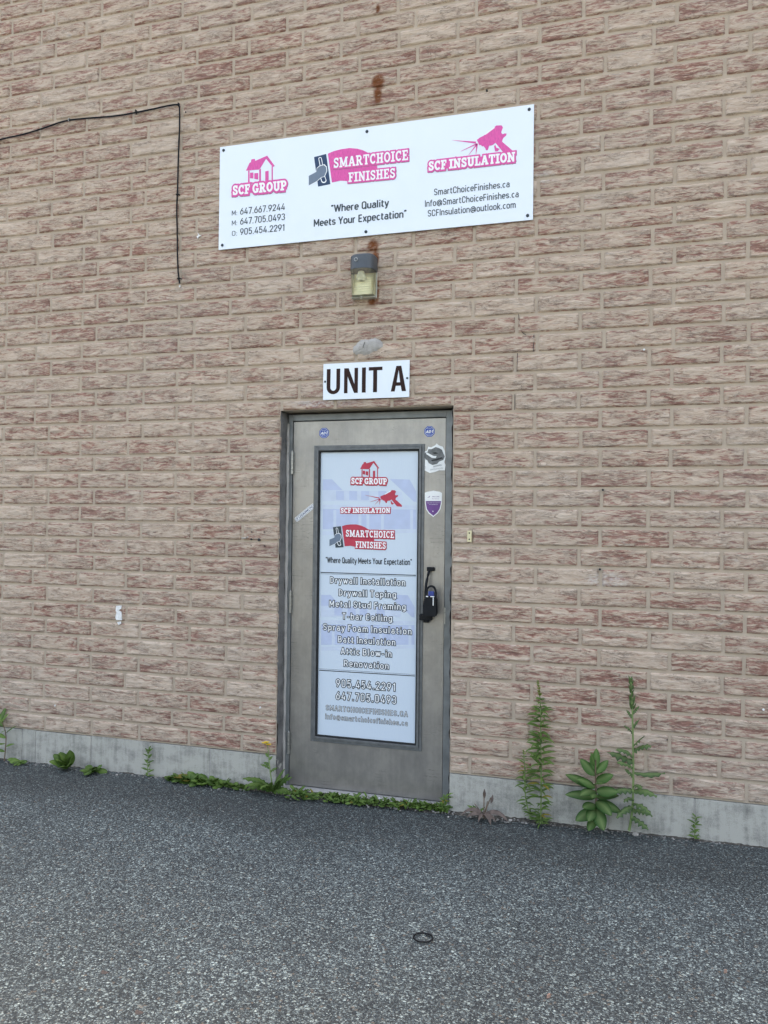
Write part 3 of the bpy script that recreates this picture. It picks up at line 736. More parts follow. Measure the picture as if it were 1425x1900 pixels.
    D['w'] = (.68, [[(.02, X), (.18, .02)], [(.18, .02), (.34, X - .03)], [(.34, X - .03), (.50, .02)], [(.50, .02), (.66, X)]])
    D['x'] = (.46, [[(.03, X), (.43, 0)], [(.43, X), (.03, 0)]]); D['y'] = (.46, [[(.02, X), (.23, .02)], [(.44, X), (.21, -.12), (.14, -.20), (.03, -.20)]])
    D['0'] = (.56, [bowl(L, .49, B, T)]); D['1'] = (.40, [[(.24, 0), (.24, .97)], [(.25, .95), (.06, .78)]]); D['2'] = (.54, [[(.07, .70)] + arc(.28, .72, .21, .225, 175, -25, 10) + [(.07, .06), (.50, .06)]])
    D['3'] = (.54, [arc(.26, .74, .20, .205, 160, -80, 9), arc(.26, .29, .22, .235, 80, -165, 10)]); D['4'] = (.58, [[(.36, .98), (.06, .24), (.56, .24)], [(.42, .55), (.42, 0)]])
    D['5'] = (.54, [[(.46, T), (.11, T), (.09, .52)] + arc(.27, .34, .21, .285, 125, -160, 10)]); D['6'] = (.54, [bowl(L, .48, B, .60), [(.38, .98), (.10, .48), (.07, .33)]])
    D['7'] = (.50, [[(.03, T), (.46, T), (.18, 0)]]); D['8'] = (.54, [bowl(.09, .45, .52, T), bowl(L, .48, B, .53)]); D['9'] = (.54, [bowl(L, .48, .40, T), [(.17, .02), (.44, .50), (.48, .67)]])
    D['.'] = (.18, [[(.09, 0), (.09, .13)]]); D[':'] = (.18, [[(.09, 0), (.09, .13)], [(.09, .48), (.09, .61)]]); D['-'] = (.34, [[(.04, .37), (.30, .37)]])
    D['"'] = (.28, [[(.08, 1), (.08, .76)], [(.20, 1), (.20, .76)]]); D["\u201c"] = (.30, [[(.11, 1), (.06, .78)], [(.24, 1), (.19, .78)]]); D["\u201d"] = (.30, [[(.10, 1), (.06, .78)], [(.23, 1), (.19, .78)]])
    D['@'] = (.86, [arc(.43, .38, .37, .44, -60, 285, 22), bowl(.27, .56, .18, .58), [(.58, .60), (.58, .26)] + arc(.66, .26, .08, .08, 180, 330, 5)])
sans()
def put_text(mb, s, bl, br, cap, y, mi, w=.12, gap=.10, space=.30, grow=0.0, shear=0.0):
    """s with its baseline from bl to br (x,z pairs), capitals `cap` high, lying at depth y"""
    W = sum((SANS[c][0] + gap) if c != ' ' else space for c in s) - gap
    dx = Vector((br[0] - bl[0], br[1] - bl[1])); d = dx / dx.length; nrm = Vector((-d.y, d.x)); k = dx.length / W; x = 0; cnt = 0
    for c in s:
        if c == ' ': x += space; continue
        gw, strokes = SANS[c]
        for i, pts in enumerate(strokes):
            def fn(a, b):
                q = Vector(bl) + d * ((a + shear * b) * k) + nrm * (b * cap); return q.x, q.y
            ribbon(mb, [(x + a, b) for a, b in pts], w + 2 * grow, grow, fn, y - 0.000018 * (cnt % 14), mi); cnt += 1
        x += gw + gap

# logos are written once in the tracing coordinates of the big sign and mapped where they are needed
SY = -0.021                          # face of the sign
def S1(x, y): q = P(400 + x / 4.75, 180 + y / 4.75, SY); return (q.x, q.z)
def S2(x, y): q = P(700 + x / 4.75, 180 + y / 4.75, SY); return (q.x, q.z)
def refbox(a, b): return (min(a[0], b[0]), min(a[1], b[1]), max(a[0], b[0]), max(a[1], b[1]))
def remap(fn, src, dst):
    def g(x, y):
        X, Z = fn(x, y)
        return (dst[0] + (X - src[0]) / (src[2] - src[0]) * (dst[2] - dst[0]), dst[1] + (Z - src[1]) / (src[3] - src[1]) * (dst[3] - dst[1]))
    return g
def pl(mb, fn, pts, y, mi): mb.poly([(a, y, b) for a, b in (fn(*p) for p in pts)], mi)
def word(mb, text, fn, a, b, c, y, grow, k_bg, k_sh, k_fg, plate=None):
    qm = quadmap(fn(*a), fn(*b), fn(*c))
    H = (fn(*c)[1] - fn(*a)[1])
    sh = lambda u, v: (qm(u, v)[0] + 0.035 * H, qm(u, v)[1] - 0.06 * H)
    if k_sh is not None: slab_text(mb, text, sh, y, k_sh, grow)
    slab_text(mb, text, qm, y - 0.0003, k_bg, grow)
    if plate: pl(mb, fn, plate, y - 0.00062, k_bg)
    slab_text(mb, text, qm, y - 0.0009, k_fg, 0.02)
# materials order in logos: 0 colour, 1 shade, 2 white, 3 navy, 4 grey blue
def logo_house(mb, fn, y):
    pl(mb, fn, [(268, 650), (300, 580), (312, 575), (316, 550), (346, 545), (350, 563), (455, 517), (522, 608), (505, 618), (445, 545), (392, 633), (380, 640)], y, 0)
    pl(mb, fn, [(288, 650), (300, 650), (300, 748), (385, 762), (385, 640), (400, 632), (400, 750), (438, 745), (438, 655), (468, 650), (468, 742), (494, 740), (494, 610), (505, 612), (505, 745), (400, 775), (286, 760)], y - .0001, 0)
    pl(mb, fn, [(304, 668), (334, 666), (334, 720), (304, 715)], y - .0002, 0); pl(mb, fn, [(342, 672), (376, 670), (376, 728), (342, 722)], y - .0002, 0)
    word(mb, 'SCF GROUP', fn, (152, 866), (626, 820), (152, 784), y - .0004, 0.21, 0, 1, 2, plate=[(146, 800), (620, 750), (632, 815), (150, 862)])
def logo_gun(mb, fn, y):
    pl(mb, fn, [(878, 378), (905, 358), (940, 340), (948, 332), (1030, 268), (1048, 252), (1095, 250), (1108, 268), (1100, 290), (1092, 312), (1098, 322), (1108, 330), (1118, 322), (1140, 322), (1136, 340), (1122, 352), (1112, 360), (1104, 378), (1100, 394), (1190, 470), (1195, 500), (1120, 500), (1042, 404), (1018, 424), (985, 432), (976, 466), (960, 470), (950, 448), (935, 432), (922, 436), (915, 424), (898, 424)], y, 0)
    pl(mb, fn, [(940, 330), (1030, 262), (1038, 272), (952, 335)], y - .0001, 2)
    pl(mb, fn, [(1030, 430), (1042, 424), (1050, 446), (1080, 458), (1060, 480), (1040, 480), (1034, 460)], y - .0001, 0)
    for a, b in (((870, 402), (660, 380)), ((876, 414), (735, 478)), ((876, 420), (805, 510)), ((880, 410), (868, 508))):
        d = Vector((b[0] - a[0], b[1] - a[1])).normalized(); nn = Vector((-d.y, d.x)) * (9 if b[0] < 700 or b[0] > 860 else 6)
        pl(mb, fn, [(a[0] + nn.x, a[1] + nn.y), b, (b[0] + 2, b[1] + 2), (a[0] - nn.x, a[1] - nn.y)], y - .0001, 0)
    word(mb, 'SCF INSULATION', fn, (452, 652), (1214, 568), (452, 572), y - .0004, 0.19, 0, 1, 2, plate=[(446, 580), (1205, 492), (1218, 565), (446, 650)])
def logo_trowel(mb, fn, fn2, y):
    pl(mb, fn, [(868, 530), (975, 502), (1012, 768), (904, 790)], y, 3)
    flag = [(990, 500), (1040, 478), (1100, 462), (1180, 450), (1250, 456), (1300, 470), (1345, 492), (1425, 560), (1425, 690), (1300, 750), (1170, 742), (1100, 738), (1026, 754)]
    pl(mb, fn, flag, y, 0)
    # white handle outline, handle, hand
    def cap(x, y0, y1, w, k, dy):
        pts = [(x + w * math.cos(R(t)), y0 - w * math.sin(R(t))) for t in range(0, 181, 20)] + [(x + 12 + w * math.cos(R(t)), y1 - w * math.sin(R(t))) for t in range(180, 361, 20)]
        pl(mb, fn, pts, y - dy, k)
    cap(922, 545, 610, 15, 2, .0001); cap(922, 545, 606, 9, 3, .0002)
    cap(942, 700, 735, 24, 2, .0001); cap(942, 700, 732, 17, 3, .0002)
    hand = [(822, 696), (888, 660), (895, 630), (915, 612), (955, 600), (975, 620), (978, 655), (958, 700), (930, 708), (895, 740), (822, 780)]
    cx = sum(p[0] for p in hand) / len(hand); cy = sum(p[1] for p in hand) / len(hand)
    pl(mb, fn, [(cx + (p[0] - cx) * 1.10, cy + (p[1] - cy) * 1.10) if p[0] > 880 else p for p in hand], y - .0003, 2)
    pl(mb, fn, hand, y - .0004, 4)
    # SMARTCHOICE runs from tracing sheet 1 into sheet 2
    for txt, a, b, c in (('SMARTCHOICE', fn(1040, 628), fn2(272, 556), fn(1040, 540)), ('FINISHES', fn(1172, 752), fn2(160, 712), fn(1172, 668))):
        qm = quadmap(a, b, c); H = c[1] - a[1]
        slab_text(mb, txt, lambda u, v: (qm(u, v)[0] + .03 * H, qm(u, v)[1] - .05 * H), y - .0005, 1, 0.15)
        slab_text(mb, txt, qm, y - .0008, 0, 0.15); slab_text(mb, txt, qm, y - .0012, 2, 0.0)

# ------------------------------------------------------------------ company sign
tl, bl_, tr, br_ = P(408, 272.6, SY), P(405.9, 463.2, SY), P(991.6, 193.7, SY), P(987.8, 408, SY)
sx0, sx1 = (tl.x + bl_.x) / 2, (tr.x + br_.x) / 2
sz0, sz1 = (bl_.z + br_.z) / 2, (tl.z + tr.z) / 2
sign = empty('company_sign', ((sx0 + sx1) / 2, SY, sz0), 'long white company sign board with pink logos and phone numbers, high above the door', 'sign')
mb = MB(); mb.box(sx0, sx1, SY, SY + 0.006, sz0, sz1, 0); mb.build('panel', M_SIGN, sign)
LM = [M_PINK, M_PINKSH, M_WHITE, M_NAVY, M_STEELBLUE]
for f in (lambda b: logo_house(b, S1, SY - .0008), lambda b: logo_trowel(b, S1, S2, SY - .0008), lambda b: logo_gun(b, S2, SY - .0008)):
    mb = MB(); f(mb); mb.build('logo', LM, sign)
mb = MB()
def line(mb, s, fn, a, b, c, y, mi, **kw):
    A, B, Cc = fn(*a), fn(*b) if not callable(b) else b(), fn(*c)
    zc = (A[1] + B[1]) / 2
    put_text(mb, s, (A[0], zc), (B[0], zc), abs(Cc[1] - A[1]), y, mi, **kw)
for s1, s2, yb in (('M:', '647.667.9244', 1046), ('M:', '647.705.0493', 1134), ('O:', '905.454.2291', 1226)):
    z = S1(216, yb - 8)[1]
    a = S1(143, 0)[0]; put_text(mb, s1, (S1(143, yb)[0], z), (S1(192, yb)[0], z), 0.029, SY - .001, 0, w=.10)
    mb.build('lettering', M_CHAR, sign); mb = MB()
    put_text(mb, s2, (S1(216, yb)[0], z), (S1(612, yb - 40)[0], z), 0.0385, SY - .001, 0, w=.13)
    mb.build('phone_number', M_CHAR, sign); mb = MB()
def sline(s, xl, fl, xr, fr, yb, yb2, cap, wt):
    mb = MB(); name = 'web_address' if cap < .04 else 'slogan'
    z = (fl(xl, yb)[1] + fr(xr, yb2)[1]) / 2
    put_text(mb, s, (fl(xl, yb)[0], z), (fr(xr, yb2)[0], z), cap, SY - .001, 0, w=wt); mb.build(name, M_CHAR, sign)
sline('\u201cWhere Quality', 1018, S1, 100, S2, 1012, 968, 0.041, 0.165)
sline('Meets Your Expectation\u201d', 866, S1, 258, S2, 1142, 1062, 0.041, 0.165)
sline('SmartChoiceFinishes.ca', 500, S2, 1166, S2, 862, 800, 0.0355, 0.13)
sline('Info@SmartChoiceFinishes.ca', 420, S2, 1246, S2, 966, 886, 0.0355, 0.13)
sline('SCFInsulation@outlook.com', 445, S2, 1220, S2, 1052, 980, 0.0355, 0.13)
for (px, py) in ((415, 279), (681, 244), (982, 203), (412.5, 455), (679, 430), (979, 400)):
    q = P(px, py, SY); mb = MB(); mb.disc(q, 0.0085, SY + 0.001, SY - 0.003, 14, 0, 0.003); mb.build('screw', M_SCREW, sign, True)

# ------------------------------------------------------------------ unit sign
UY = -0.020
a, b, c, d = P(600, 675.8, UY), P(599.4, 742.5, UY), P(760, 667.4, UY), P(759, 736.2, UY)
ux0, ux1, uz0, uz1 = (a.x + b.x) / 2, (c.x + d.x) / 2, (b.z + d.z) / 2, (a.z + c.z) / 2
unit = empty('unit_sign', ((ux0 + ux1) / 2, UY, uz0), 'small white sign reading UNIT A in dark brown letters, just above the door', 'sign')
mb = MB(); mb.box(ux0, ux1, UY, UY + 0.005, uz0, uz1, 0); mb.build('panel', M_SIGN, unit)
def S3(x, y): q = P(560 + x / 4.75, 440 + y / 4.75, UY); return (q.x, q.z)
mb = MB()
def up(pts, mi=0): mb.poly([(x, UY - .0008, z) for x, z in (S3(*p) for p in pts)], mi)
def ur(fn_pts): up(fn_pts)
Z0 = S3(440, 1368)[1]
cz0, cz1 = uz0 + 0.033 * 1.0, uz1 - 0.030
def U(x): return S3(x, 1260)[0]
def ubox(x0, x1, v0, v1):
    mb.poly([(x0, UY - .0008, cz0 + v0 * (cz1 - cz0)), (x1, UY - .0008, cz0 + v0 * (cz1 - cz0)), (x1, UY - .0008, cz0 + v1 * (cz1 - cz0)), (x0, UY - .0008, cz0 + v1 * (cz1 - cz0))])
def uplg(pts): mb.poly([(U(x), UY - .0009, cz0 + v * (cz1 - cz0)) for x, v in pts])
outer = [(220, 1)] + [(279 - 59 * math.cos(R(t)), 0.25 - 0.27 * math.sin(R(t))) for t in range(0, 181, 15)] + [(338, 1), (305, 1)]
inner = [(279 + 26 * math.cos(R(t)), 0.26 - 0.14 * math.sin(R(t))) for t in range(0, 181, 15)] + [(253, 1)]
uplg(outer + inner)
uplg([(373, 0), (373, 1), (412, 1), (464, 0.36), (464, 1), (495, 1), (495, 0), (462, 0), (404, 0.66), (404, 0)])
uplg([(530, 0), (530, 1), (564, 1), (564, 0)])
uplg([(590, 1), (710, 1), (710, .865), (664, .865), (664, 0), (629, 0), (629, .865), (590, .865)])
uplg([(785, 0), (820, 0), (829, .22), (853.5, .22), (853.5, .355), (836, .355), (853, .84), (853.5, 1), (832, 1)])
uplg([(920, 0), (876, 1), (853.5, 1), (853, .84), (867, .355), (853.5, .355), (853.5, .22), (873, .22), (882, 0)])
lt = mb.build('lettering', M_BROWN, unit)
for px, py in ((603.3, 708.2), (755.6, 701.5)):
    q = P(px, py, UY); mb = MB(); mb.disc(q, 0.006, UY + 0.001, UY - 0.003, 12, 0, 0.002); mb.build('screw', M_SCREW, unit, True)

# ------------------------------------------------------------------ printing on the door glass
def place(fnsrc, src, dstpx):
    a, b = FP(*dstpx[0]), FP(*dstpx[1]); return remap(fnsrc, src, refbox(a, b))
def D4(x, y): return (510 + x / 4.071, 740 + y / 4.071)
LD = [M_RED, M_REDSH, M_WHITE, M_CHAR, M_STEELBLUE]
srcH = (S1(136, 800)[0], S1(400, 880)[1], S1(648, 800)[0], S1(455, 517)[1])
mb = MB(); logo_house(mb, place(S1, srcH, (D4(568, 666), D4(862, 468))), GY - .001); mb.build('logo', LD, door)
# spray gun: on the door the gun stands further right above the name
mb = MB()
srcG = (S2(434, 600)[0], S2(434, 676)[1], S2(1234, 560)[0], S2(434, 560)[1])
gsrc = (S2(870, 380)[0], S2(1000, 470)[1], S2(1195, 400)[0], S2(1070, 250)[1])
fnG = place(S2, gsrc, (D4(790, 790), D4(962, 690)))
def logo_gun_door(mb, y):
    full = MB(); logo_gun(full, fnG, y)
    keep = MB()
    # gun and spray only (the name is set separately): polygons made before the word
    gm = MB()
    global word
    w0 = word; word = lambda *a, **k: None
    logo_gun(mb, fnG, y); word = w0
    fnW = lambda x, y_: FP(*D4(x, y_))
    word(mb, 'SCF INSULATION', fnW, (498, 862), (872, 862), (498, 824), y - .0004, 0.14, 0, 1, 2, plate=[(494, 826), (876, 826), (876, 866), (494, 866)])
logo_gun_door(mb, GY - .001)
mb.build('logo', LD, door)
srcT = (S1(822, 700)[0], S1(905, 790)[1], S2(282, 500)[0], S1(1180, 450)[1])
dT = (D4(412, 1124), D4(908, 952))
mb = MB(); logo_trowel(mb, place(S1, srcT, dT), place(S2, srcT, dT), GY - .001); mb.build('logo', LD, door)
mb = MB()
def dline(s, fn, xl, xr, yb, capp, wt, outline=None, gap=.10):
    mb = MB()
    a = fn(xl, yb); b = fn(xr, yb); zc = (a[1] + b[1]) / 2
    cap = abs(fn(xl, yb)[1] - fn(xl, yb - capp)[1])
    if outline is None: put_text(mb, s, (a[0], zc), (b[0], zc), cap, GY - .0012, 0, w=wt, gap=gap)
    else:
        put_text(mb, s, (a[0], zc), (b[0], zc), cap, GY - .0012, 0, w=wt, grow=outline, gap=gap)
        put_text(mb, s, (a[0], zc), (b[0], zc), cap, GY - .0016, 1, w=wt, gap=gap)
    mb.build('lettering', [M_INK, M_WHITE], door)
dline('"Where Quality Meets Your Expectation"', C4, 384, 1034, 1247, 44, 0.15)
dline('Drywall Installation', C4, 420, 985, 1402, 48, 0.13, 0.10, .24)
for s, xl, xr, yb in (('Drywall Taping', 484, 915, 192), ('Metal Stud Framing', 413, 988, 280), ('T-bar Ceiling', 510, 885, 370), ('Spray Foam Insulation', 366, 1033, 460), ('Batt Insulation', 478, 910, 548), ('Attic Blow-in', 500, 882, 636), ('Renovation', 523, 860, 728)):
    dline(s, C5, xl, xr, yb, 48, 0.13, 0.10, .24)
dline('905.454.2291', C5, 463, 913, 888, 58, 0.12, 0.095, .24); dline('647.705.0493', C5, 462, 917, 984, 58, 0.12, 0.095, .24)
dline('SMARTCHOICEFINISHES.CA', C5, 386, 1003, 1073, 38, 0.08, 0.075, .22); dline('info@smartchoicefinishes.ca', C5, 382, 1002, 1140, 38, 0.08, 0.075, .22)

# ------------------------------------------------------------------ stickers on the door
M_STWHITE = mat('sticker_white', (0.78, 0.79, 0.78), 0.45, var=0.03, vscale=40)
M_STBLUE = mat('sticker_blue', (0.025, 0.075, 0.36), 0.4, 0, .15, var=0.1, vscale=40)
M_STNAVY = mat('sticker_navy', (0.02, 0.045, 0.14), 0.4, 0, .15, var=0.1)
M_STPURPLE = mat('sticker_purple', (0.165, 0.075, 0.235), 0.42, 0, .15, var=0.1)
M_STGREY = mat('sticker_grey', (0.16, 0.165, 0.165), 0.45, 0, .15, var=0.3, vscale=35)
M_STDARK = mat('sticker_dark', (0.035, 0.036, 0.038), 0.45, 0, .15, var=0.15)
TY = LY - 0.0012
def D4P(x, y): q = P(510 + x / 4.071, 740 + y / 4.071, TY); return (q.x, q.z)
def octo(cx, cz, r): return [(cx + r * math.cos(R(22.5 + 45 * k)), cz + r * math.sin(R(22.5 + 45 * k))) for k in range(8)]
for (x, y), lab in (((372, 258), 'round blue alarm sticker on the door corner nearest the hinges'), ((1168, 246), 'round blue alarm sticker directly above the grey and white cut-out sticker')):
    c = D4P(x, y); r = 0.0315
    st = empty('alarm_sticker', (c[0], LY, c[1]), lab, 'sticker', 'blue alarm stickers on the door')
    mb = MB(); mb.plate(octo(c[0], c[1], r), LY - .0001, TY, 0); mb.plate(octo(c[0], c[1], r * .86), TY - .0001, TY - .0003, 1); mb.plate(octo(c[0], c[1], r * .80), TY - .0004, TY - .0006, 0)
    mb.build('backing', [M_STBLUE, M_STWHITE], st)
    mb = MB(); put_text(mb, 'ADT', (c[0] - .020, c[1] - .009), (c[0] + .021, c[1] - .009), .016, TY - .001, 0, w=.22, gap=.16, shear=0.2)
    put_text(mb, 'Secured by', (c[0] - .013, c[1] + .013), (c[0] + .013, c[1] + .013), .005, TY - .001, 0); put_text(mb, 'SECURITY', (c[0] - .013, c[1] - .018), (c[0] + .013, c[1] - .018), .005, TY - .001, 0)
    mb.build('lettering', M_STWHITE, st)
# cut-out sticker (plain grey shape on a white ground)
c = D4P(1195, 450); st = empty('cutout_sticker', (c[0], LY, c[1]), 'irregular white cut-out sticker with a grey patch and handwriting, beside the glass', 'sticker')
out = [(1100, 520), (1108, 478), (1128, 462), (1118, 420), (1130, 395), (1150, 392), (1158, 362), (1180, 366), (1210, 352), (1222, 338), (1240, 352), (1268, 362), (1284, 395), (1290, 440), (1280, 478), (1290, 500), (1284, 540), (1240, 540), (1210, 552), (1170, 560), (1130, 540)]
mb = MB(); mb.plate([D4P(*p) for p in out], LY - .0001, TY, 0)
mb.poly([(x, TY - .0004, z) for x, z in (D4P(*p) for p in [(1128, 430), (1135, 408), (1152, 402), (1160, 380), (1185, 380), (1215, 364), (1240, 372), (1262, 385), (1272, 410), (1284, 436), (1272, 462), (1240, 474), (1226, 492), (1190, 500), (1162, 486), (1150, 462), (1138, 458)])], 1)
mb.poly([(x, TY - .0006, z) for x, z in (D4P(*p) for p in [(1146, 404), (1200, 432), (1222, 432), (1216, 448), (1186, 446), (1142, 416)])], 0)
mb.poly([(x, TY - .0006, z) for x, z in (D4P(*p) for p in [(1186, 408), (1214, 402), (1236, 412), (1210, 418)])], 2)
mb.poly([(x, TY - .0006, z) for x, z in (D4P(*p) for p in [(1180, 462), (1220, 452), (1262, 440), (1270, 450), (1225, 466), (1186, 472)])], 2)
mb.build('backing', [M_STWHITE, M_STGREY, M_STDARK], st)
mb = MB()
cc = D4P(1132, 518); rr = [(cc[0] + .0062 * math.cos(t * .3142), TY - .0006, cc[1] + .0062 * math.sin(t * .3142)) for t in range(21)]; mb.tube(rr, .0005, 5)
for (x0, x1, y0) in ((1196, 1262, 512), (1172, 1270, 536)):
    pts = []
    for k in range(40):
        t = k / 39; q = D4P(x0 + (x1 - x0) * t, y0 - 14 * t + 7 * math.sin(k * 1.7)); pts.append((q[0], TY - .0006, q[1]))
    mb.tube(pts, .0005, 4)
mb.build('handwriting', M_STGREY, st)
# shield sticker
c = D4P(1197, 790); st = empty('shield_sticker', (c[0], LY, c[1]), 'white and purple shield shaped sticker on the door above the handle', 'sticker')
sh = [(1132, 710), (1150, 702), (1198, 694), (1245, 702), (1262, 712), (1260, 790), (1250, 835), (1230, 865), (1196, 892), (1162, 866), (1142, 835), (1134, 790)]
cx, cy = 1197, 785
mb = MB(); mb.plate([D4P(*p) for p in sh], LY - .0001, TY, 0)
inn = [(cx + (x - cx) * .9, cy + (y - cy) * .93) for x, y in sh]
low = [(1139, 772), (1257, 772)] + [p for p in inn if p[1] > 772]
low = [(1140, 772), (1256, 772), (1254, 790), (1244, 832), (1227, 859), (1197, 884), (1166, 859), (1148, 832), (1141, 790)]
mb.poly([(x, TY - .0004, z) for x, z in (D4P(*p) for p in low)], 1)
mb.build('backing', [M_STWHITE, M_STPURPLE], st)
mb = MB()
put_text(mb, 'TELUS', D4P(1186, 742), D4P(1242, 742), .0042, TY - .0007, 0, w=.17); put_text(mb, 'Business', D4P(1188, 757), D4P(1238, 757), .0034, TY - .0007, 0)
put_text(mb, 'ONLINE SECURITY', D4P(1148, 788), D4P(1250, 788), .0030, TY - .0007, 1); put_text(mb, 'BUSINESS', D4P(1166, 800), D4P(1230, 800), .0030, TY - .0007, 1)
q = D4P(1194, 850); mb.disc((q[0], 0, q[1]), .0032, TY - .0005, TY - .0008, 14, 1)
pts = [D4P(1150, 746), D4P(1164, 740), D4P(1174, 730), D4P(1168, 744)]; mb.poly([(a, TY - .0007, b) for a, b in pts], 0)
mb.build('lettering', [M_STPURPLE, M_STWHITE], st)
# tilted computer shop sticker
c = D4P(226, 860); st = empty('shop_sticker', (c[0], LY, c[1]), 'narrow tilted white sticker with dark blue capitals near the door hinges', 'sticker')
def rot_rect(cx, cy, L, W, a, rad=0):
    ca, sa = math.cos(a), math.sin(a)
    pts = []
    for sx, sy in ((-1, -1), (1, -1), (1, 1), (-1, 1)):
        for k in range(5):
            b0 = {(-1, -1): 180, (1, -1): 270, (1, 1): 0, (-1, 1): 90}[(sx, sy)] + 22.5 * k
            x = sx * (L / 2 - rad) + rad * math.cos(R(b0)); y = sy * (W / 2 - rad) + rad * math.sin(R(b0))
            pts.append((cx + x * ca - y * sa, cy + x * sa + y * ca))
    return pts
p0, p1 = D4P(158, 915), D4P(292, 805)
ang = math.atan2(p1[1] - p0[1], p1[0] - p0[0]); L = math.hypot(p1[0] - p0[0], p1[1] - p0[1])
mb = MB(); mb.plate(rot_rect(c[0], c[1], L + .006, .027, ang, .006), LY - .0001, TY, 0)
mb.plate(rot_rect(c[0], c[1], L, .021, ang, .004), TY - .0001, TY - .0003, 1); mb.plate(rot_rect(c[0], c[1], L - .004, .0175, ang, .003), TY - .0004, TY - .0005, 0)
mb.build('backing', [M_STWHITE, M_STNAVY], st)
mb = MB(); ca, sa = math.cos(ang), math.sin(ang)
def rr(u, v): return (c[0] + u * ca - v * sa, c[1] + u * sa + v * ca)
put_text(mb, 'FUSION', rr(-L / 2 + .006, -.005), rr(L * .17, -.005), .0105, TY - .0008, 0, w=.19, gap=.14, shear=.12); put_text(mb, 'PC', rr(L * .27, -.005), rr(L * .44, -.005), .0105, TY - .0008, 0, w=.19, gap=.14, shear=.12)
mb.poly([(x, TY - .0008, z) for x, z in (rr(L * .205, -.008), rr(L * .225, -.008), rr(L * .235, .008), rr(L * .215, .008))])
mb.build('lettering', M_STNAVY, st)

# ------------------------------------------------------------------ key lockbox hanging on the handle
M_LOCKBLUE = mat('blue_plastic', (0.012, 0.035, 0.20), 0.35, var=0.1)
q = P(799, 1122, LY - 0.06)
lb = empty('key_lockbox', (q.x, LY - 0.055, q.z - 0.05), 'black key lockbox with a blue top hanging from the door handle', 'lockbox')
yc = LY - 0.066
mb = MB()
pts = [(-.034, -.072), (.030, -.074), (.036, -.058), (.034, .020), (.026, .034), (-.022, .036), (-.032, .018), (-.037, -.02)]
mb.plate([(q.x + a, q.z + .012 + b) for a, b in pts], yc + .022, yc - .018, 0)
o = mb.build('body', M_RUBBER, lb)
bv = o.modifiers.new('bevel', 'BEVEL'); bv.width = 0.004; bv.segments = 2; bv.limit_method = 'ANGLE'
mb = MB(); sc = [(q.x - .021, yc, q.z + .045)] + [(q.x + .004 - .025 * math.cos(R(t)), yc, q.z + .072 + .030 * math.sin(R(t))) for t in range(0, 181, 15)] + [(q.x + .029, yc, q.z + .045)]
mb.tube(sc, .0058, 8); mb.build('shackle', M_BLACK, lb, True)
mb = MB(); mb.box(q.x - .012, q.x + .020, yc - .006, yc + .012, q.z + .047, q.z + .074, 0, .004); mb.build('dial_cover', M_LOCKBLUE, lb)
mb = MB(); mb.box(q.x + .018, q.x + .0225, yc - .0205, yc - .017, q.z - .002, q.z + .042, 0, .001); mb.box(q.x - .020, q.x - .008, yc - .0205, yc - .017, q.z + .043, q.z + .049, 0, .001); mb.box(q.x + .004, q.x + .026, yc - .0205, yc - .017, q.z + .044, q.z + .049, 0, .001)
mb.build('trim', M_STWHITE, lb)

# ------------------------------------------------------------------ wall lamp
M_LAMPTOP = mat('lamp_housing', (0.050, 0.060, 0.070), 0.4, var=0.12, vscale=20, bump=0.1)
M_REFL = mat('lamp_reflector', (0.86, 0.83, 0.60), 0.5, var=0.08, vscale=12)
M_LAMPBACK = mat('lamp_back', (0.42, 0.42, 0.36), 0.6, var=0.2)
M_BULB = mat('lamp_bulb', (0.72, 0.70, 0.52), 0.3, var=0.05)
t = NT('lamp_glass'); tr_ = t.n('ShaderNodeBsdfTransparent'); tr_.inputs[0].default_value = (.96, .975, .95, 1); gl_ = t.n('ShaderNodeBsdfGlossy'); gl_.inputs['Roughness'].default_value = .12
fr_ = t.n('ShaderNodeFresnel'); fr_.inputs[0].default_value = 1.5; mx_ = t.n('ShaderNodeMixShader'); t.put(t.math('MULTIPLY_ADD', t.noise(t.mapping((20, 20, 30)), 1.0, 4), .10, fr_.outputs[0]), mx_.inputs[0])
t.t.links.new(tr_.outputs[0], mx_.inputs[1]); t.t.links.new(gl_.outputs[0], mx_.inputs[2]); t.t.links.new(mx_.outputs[0], t.t.nodes['Material Output'].inputs[0]); M_GLASS = t.m
c0 = P(676, 512, -0.03)
lx = c0.x; lz1 = P(676, 476, -0.05).z; lz0 = P(676, 553, -0.03).z; lw = 0.070; lzm = lz1 - (lz1 - lz0) * 0.36
lamp = empty('wall_lamp', (lx, 0, lz0), 'dark grey and clear glass wall pack lamp mounted under the long sign', 'wall lamp')
def dshape(zf, ztop, zbot, dep_top, dep_bot, wt, wb, mb, n=14, mi=0, cap_t=True, cap_b=True, y0=-0.008, flat=0.35):
    rings = []
    for zz, dep, wd in ((ztop, dep_top, wt), (zbot, dep_bot, wb)):
        rg = [(lx - wd, y0, zz)]
        for k in range(n + 1):
            a = math.pi - math.pi * k / n
            rg.append((lx + wd * math.copysign(abs(math.cos(a)) ** 0.7, math.cos(a)), y0 - dep * flat - dep * (1 - flat) * math.sin(a) ** 0.8, zz))
        rg.append((lx + wd, y0, zz)); rings.append(rg)
    N = len(rings[0]); vs = rings[0] + rings[1]
    fs = [(k, N + k, N + k + 1, k + 1) for k in range(N - 1)]
    if cap_t: fs.append(tuple(range(N)))
    if cap_b: fs.append(tuple(reversed(range(N, 2 * N))))
    mb.add(vs, fs, mi)
mb = MB(); dshape(0, lz1 + .004, lz1 - .006, .085, .098, lw - .006, lw, mb, cap_b=False); dshape(0, lz1 - .006, lzm, .098, .105, lw, lw, mb, cap_t=False)
mb.build('housing', M_LAMPTOP, lamp, False)
mb = MB(); q = P(667, 482, -0.11); ey = -0.008 - 0.101
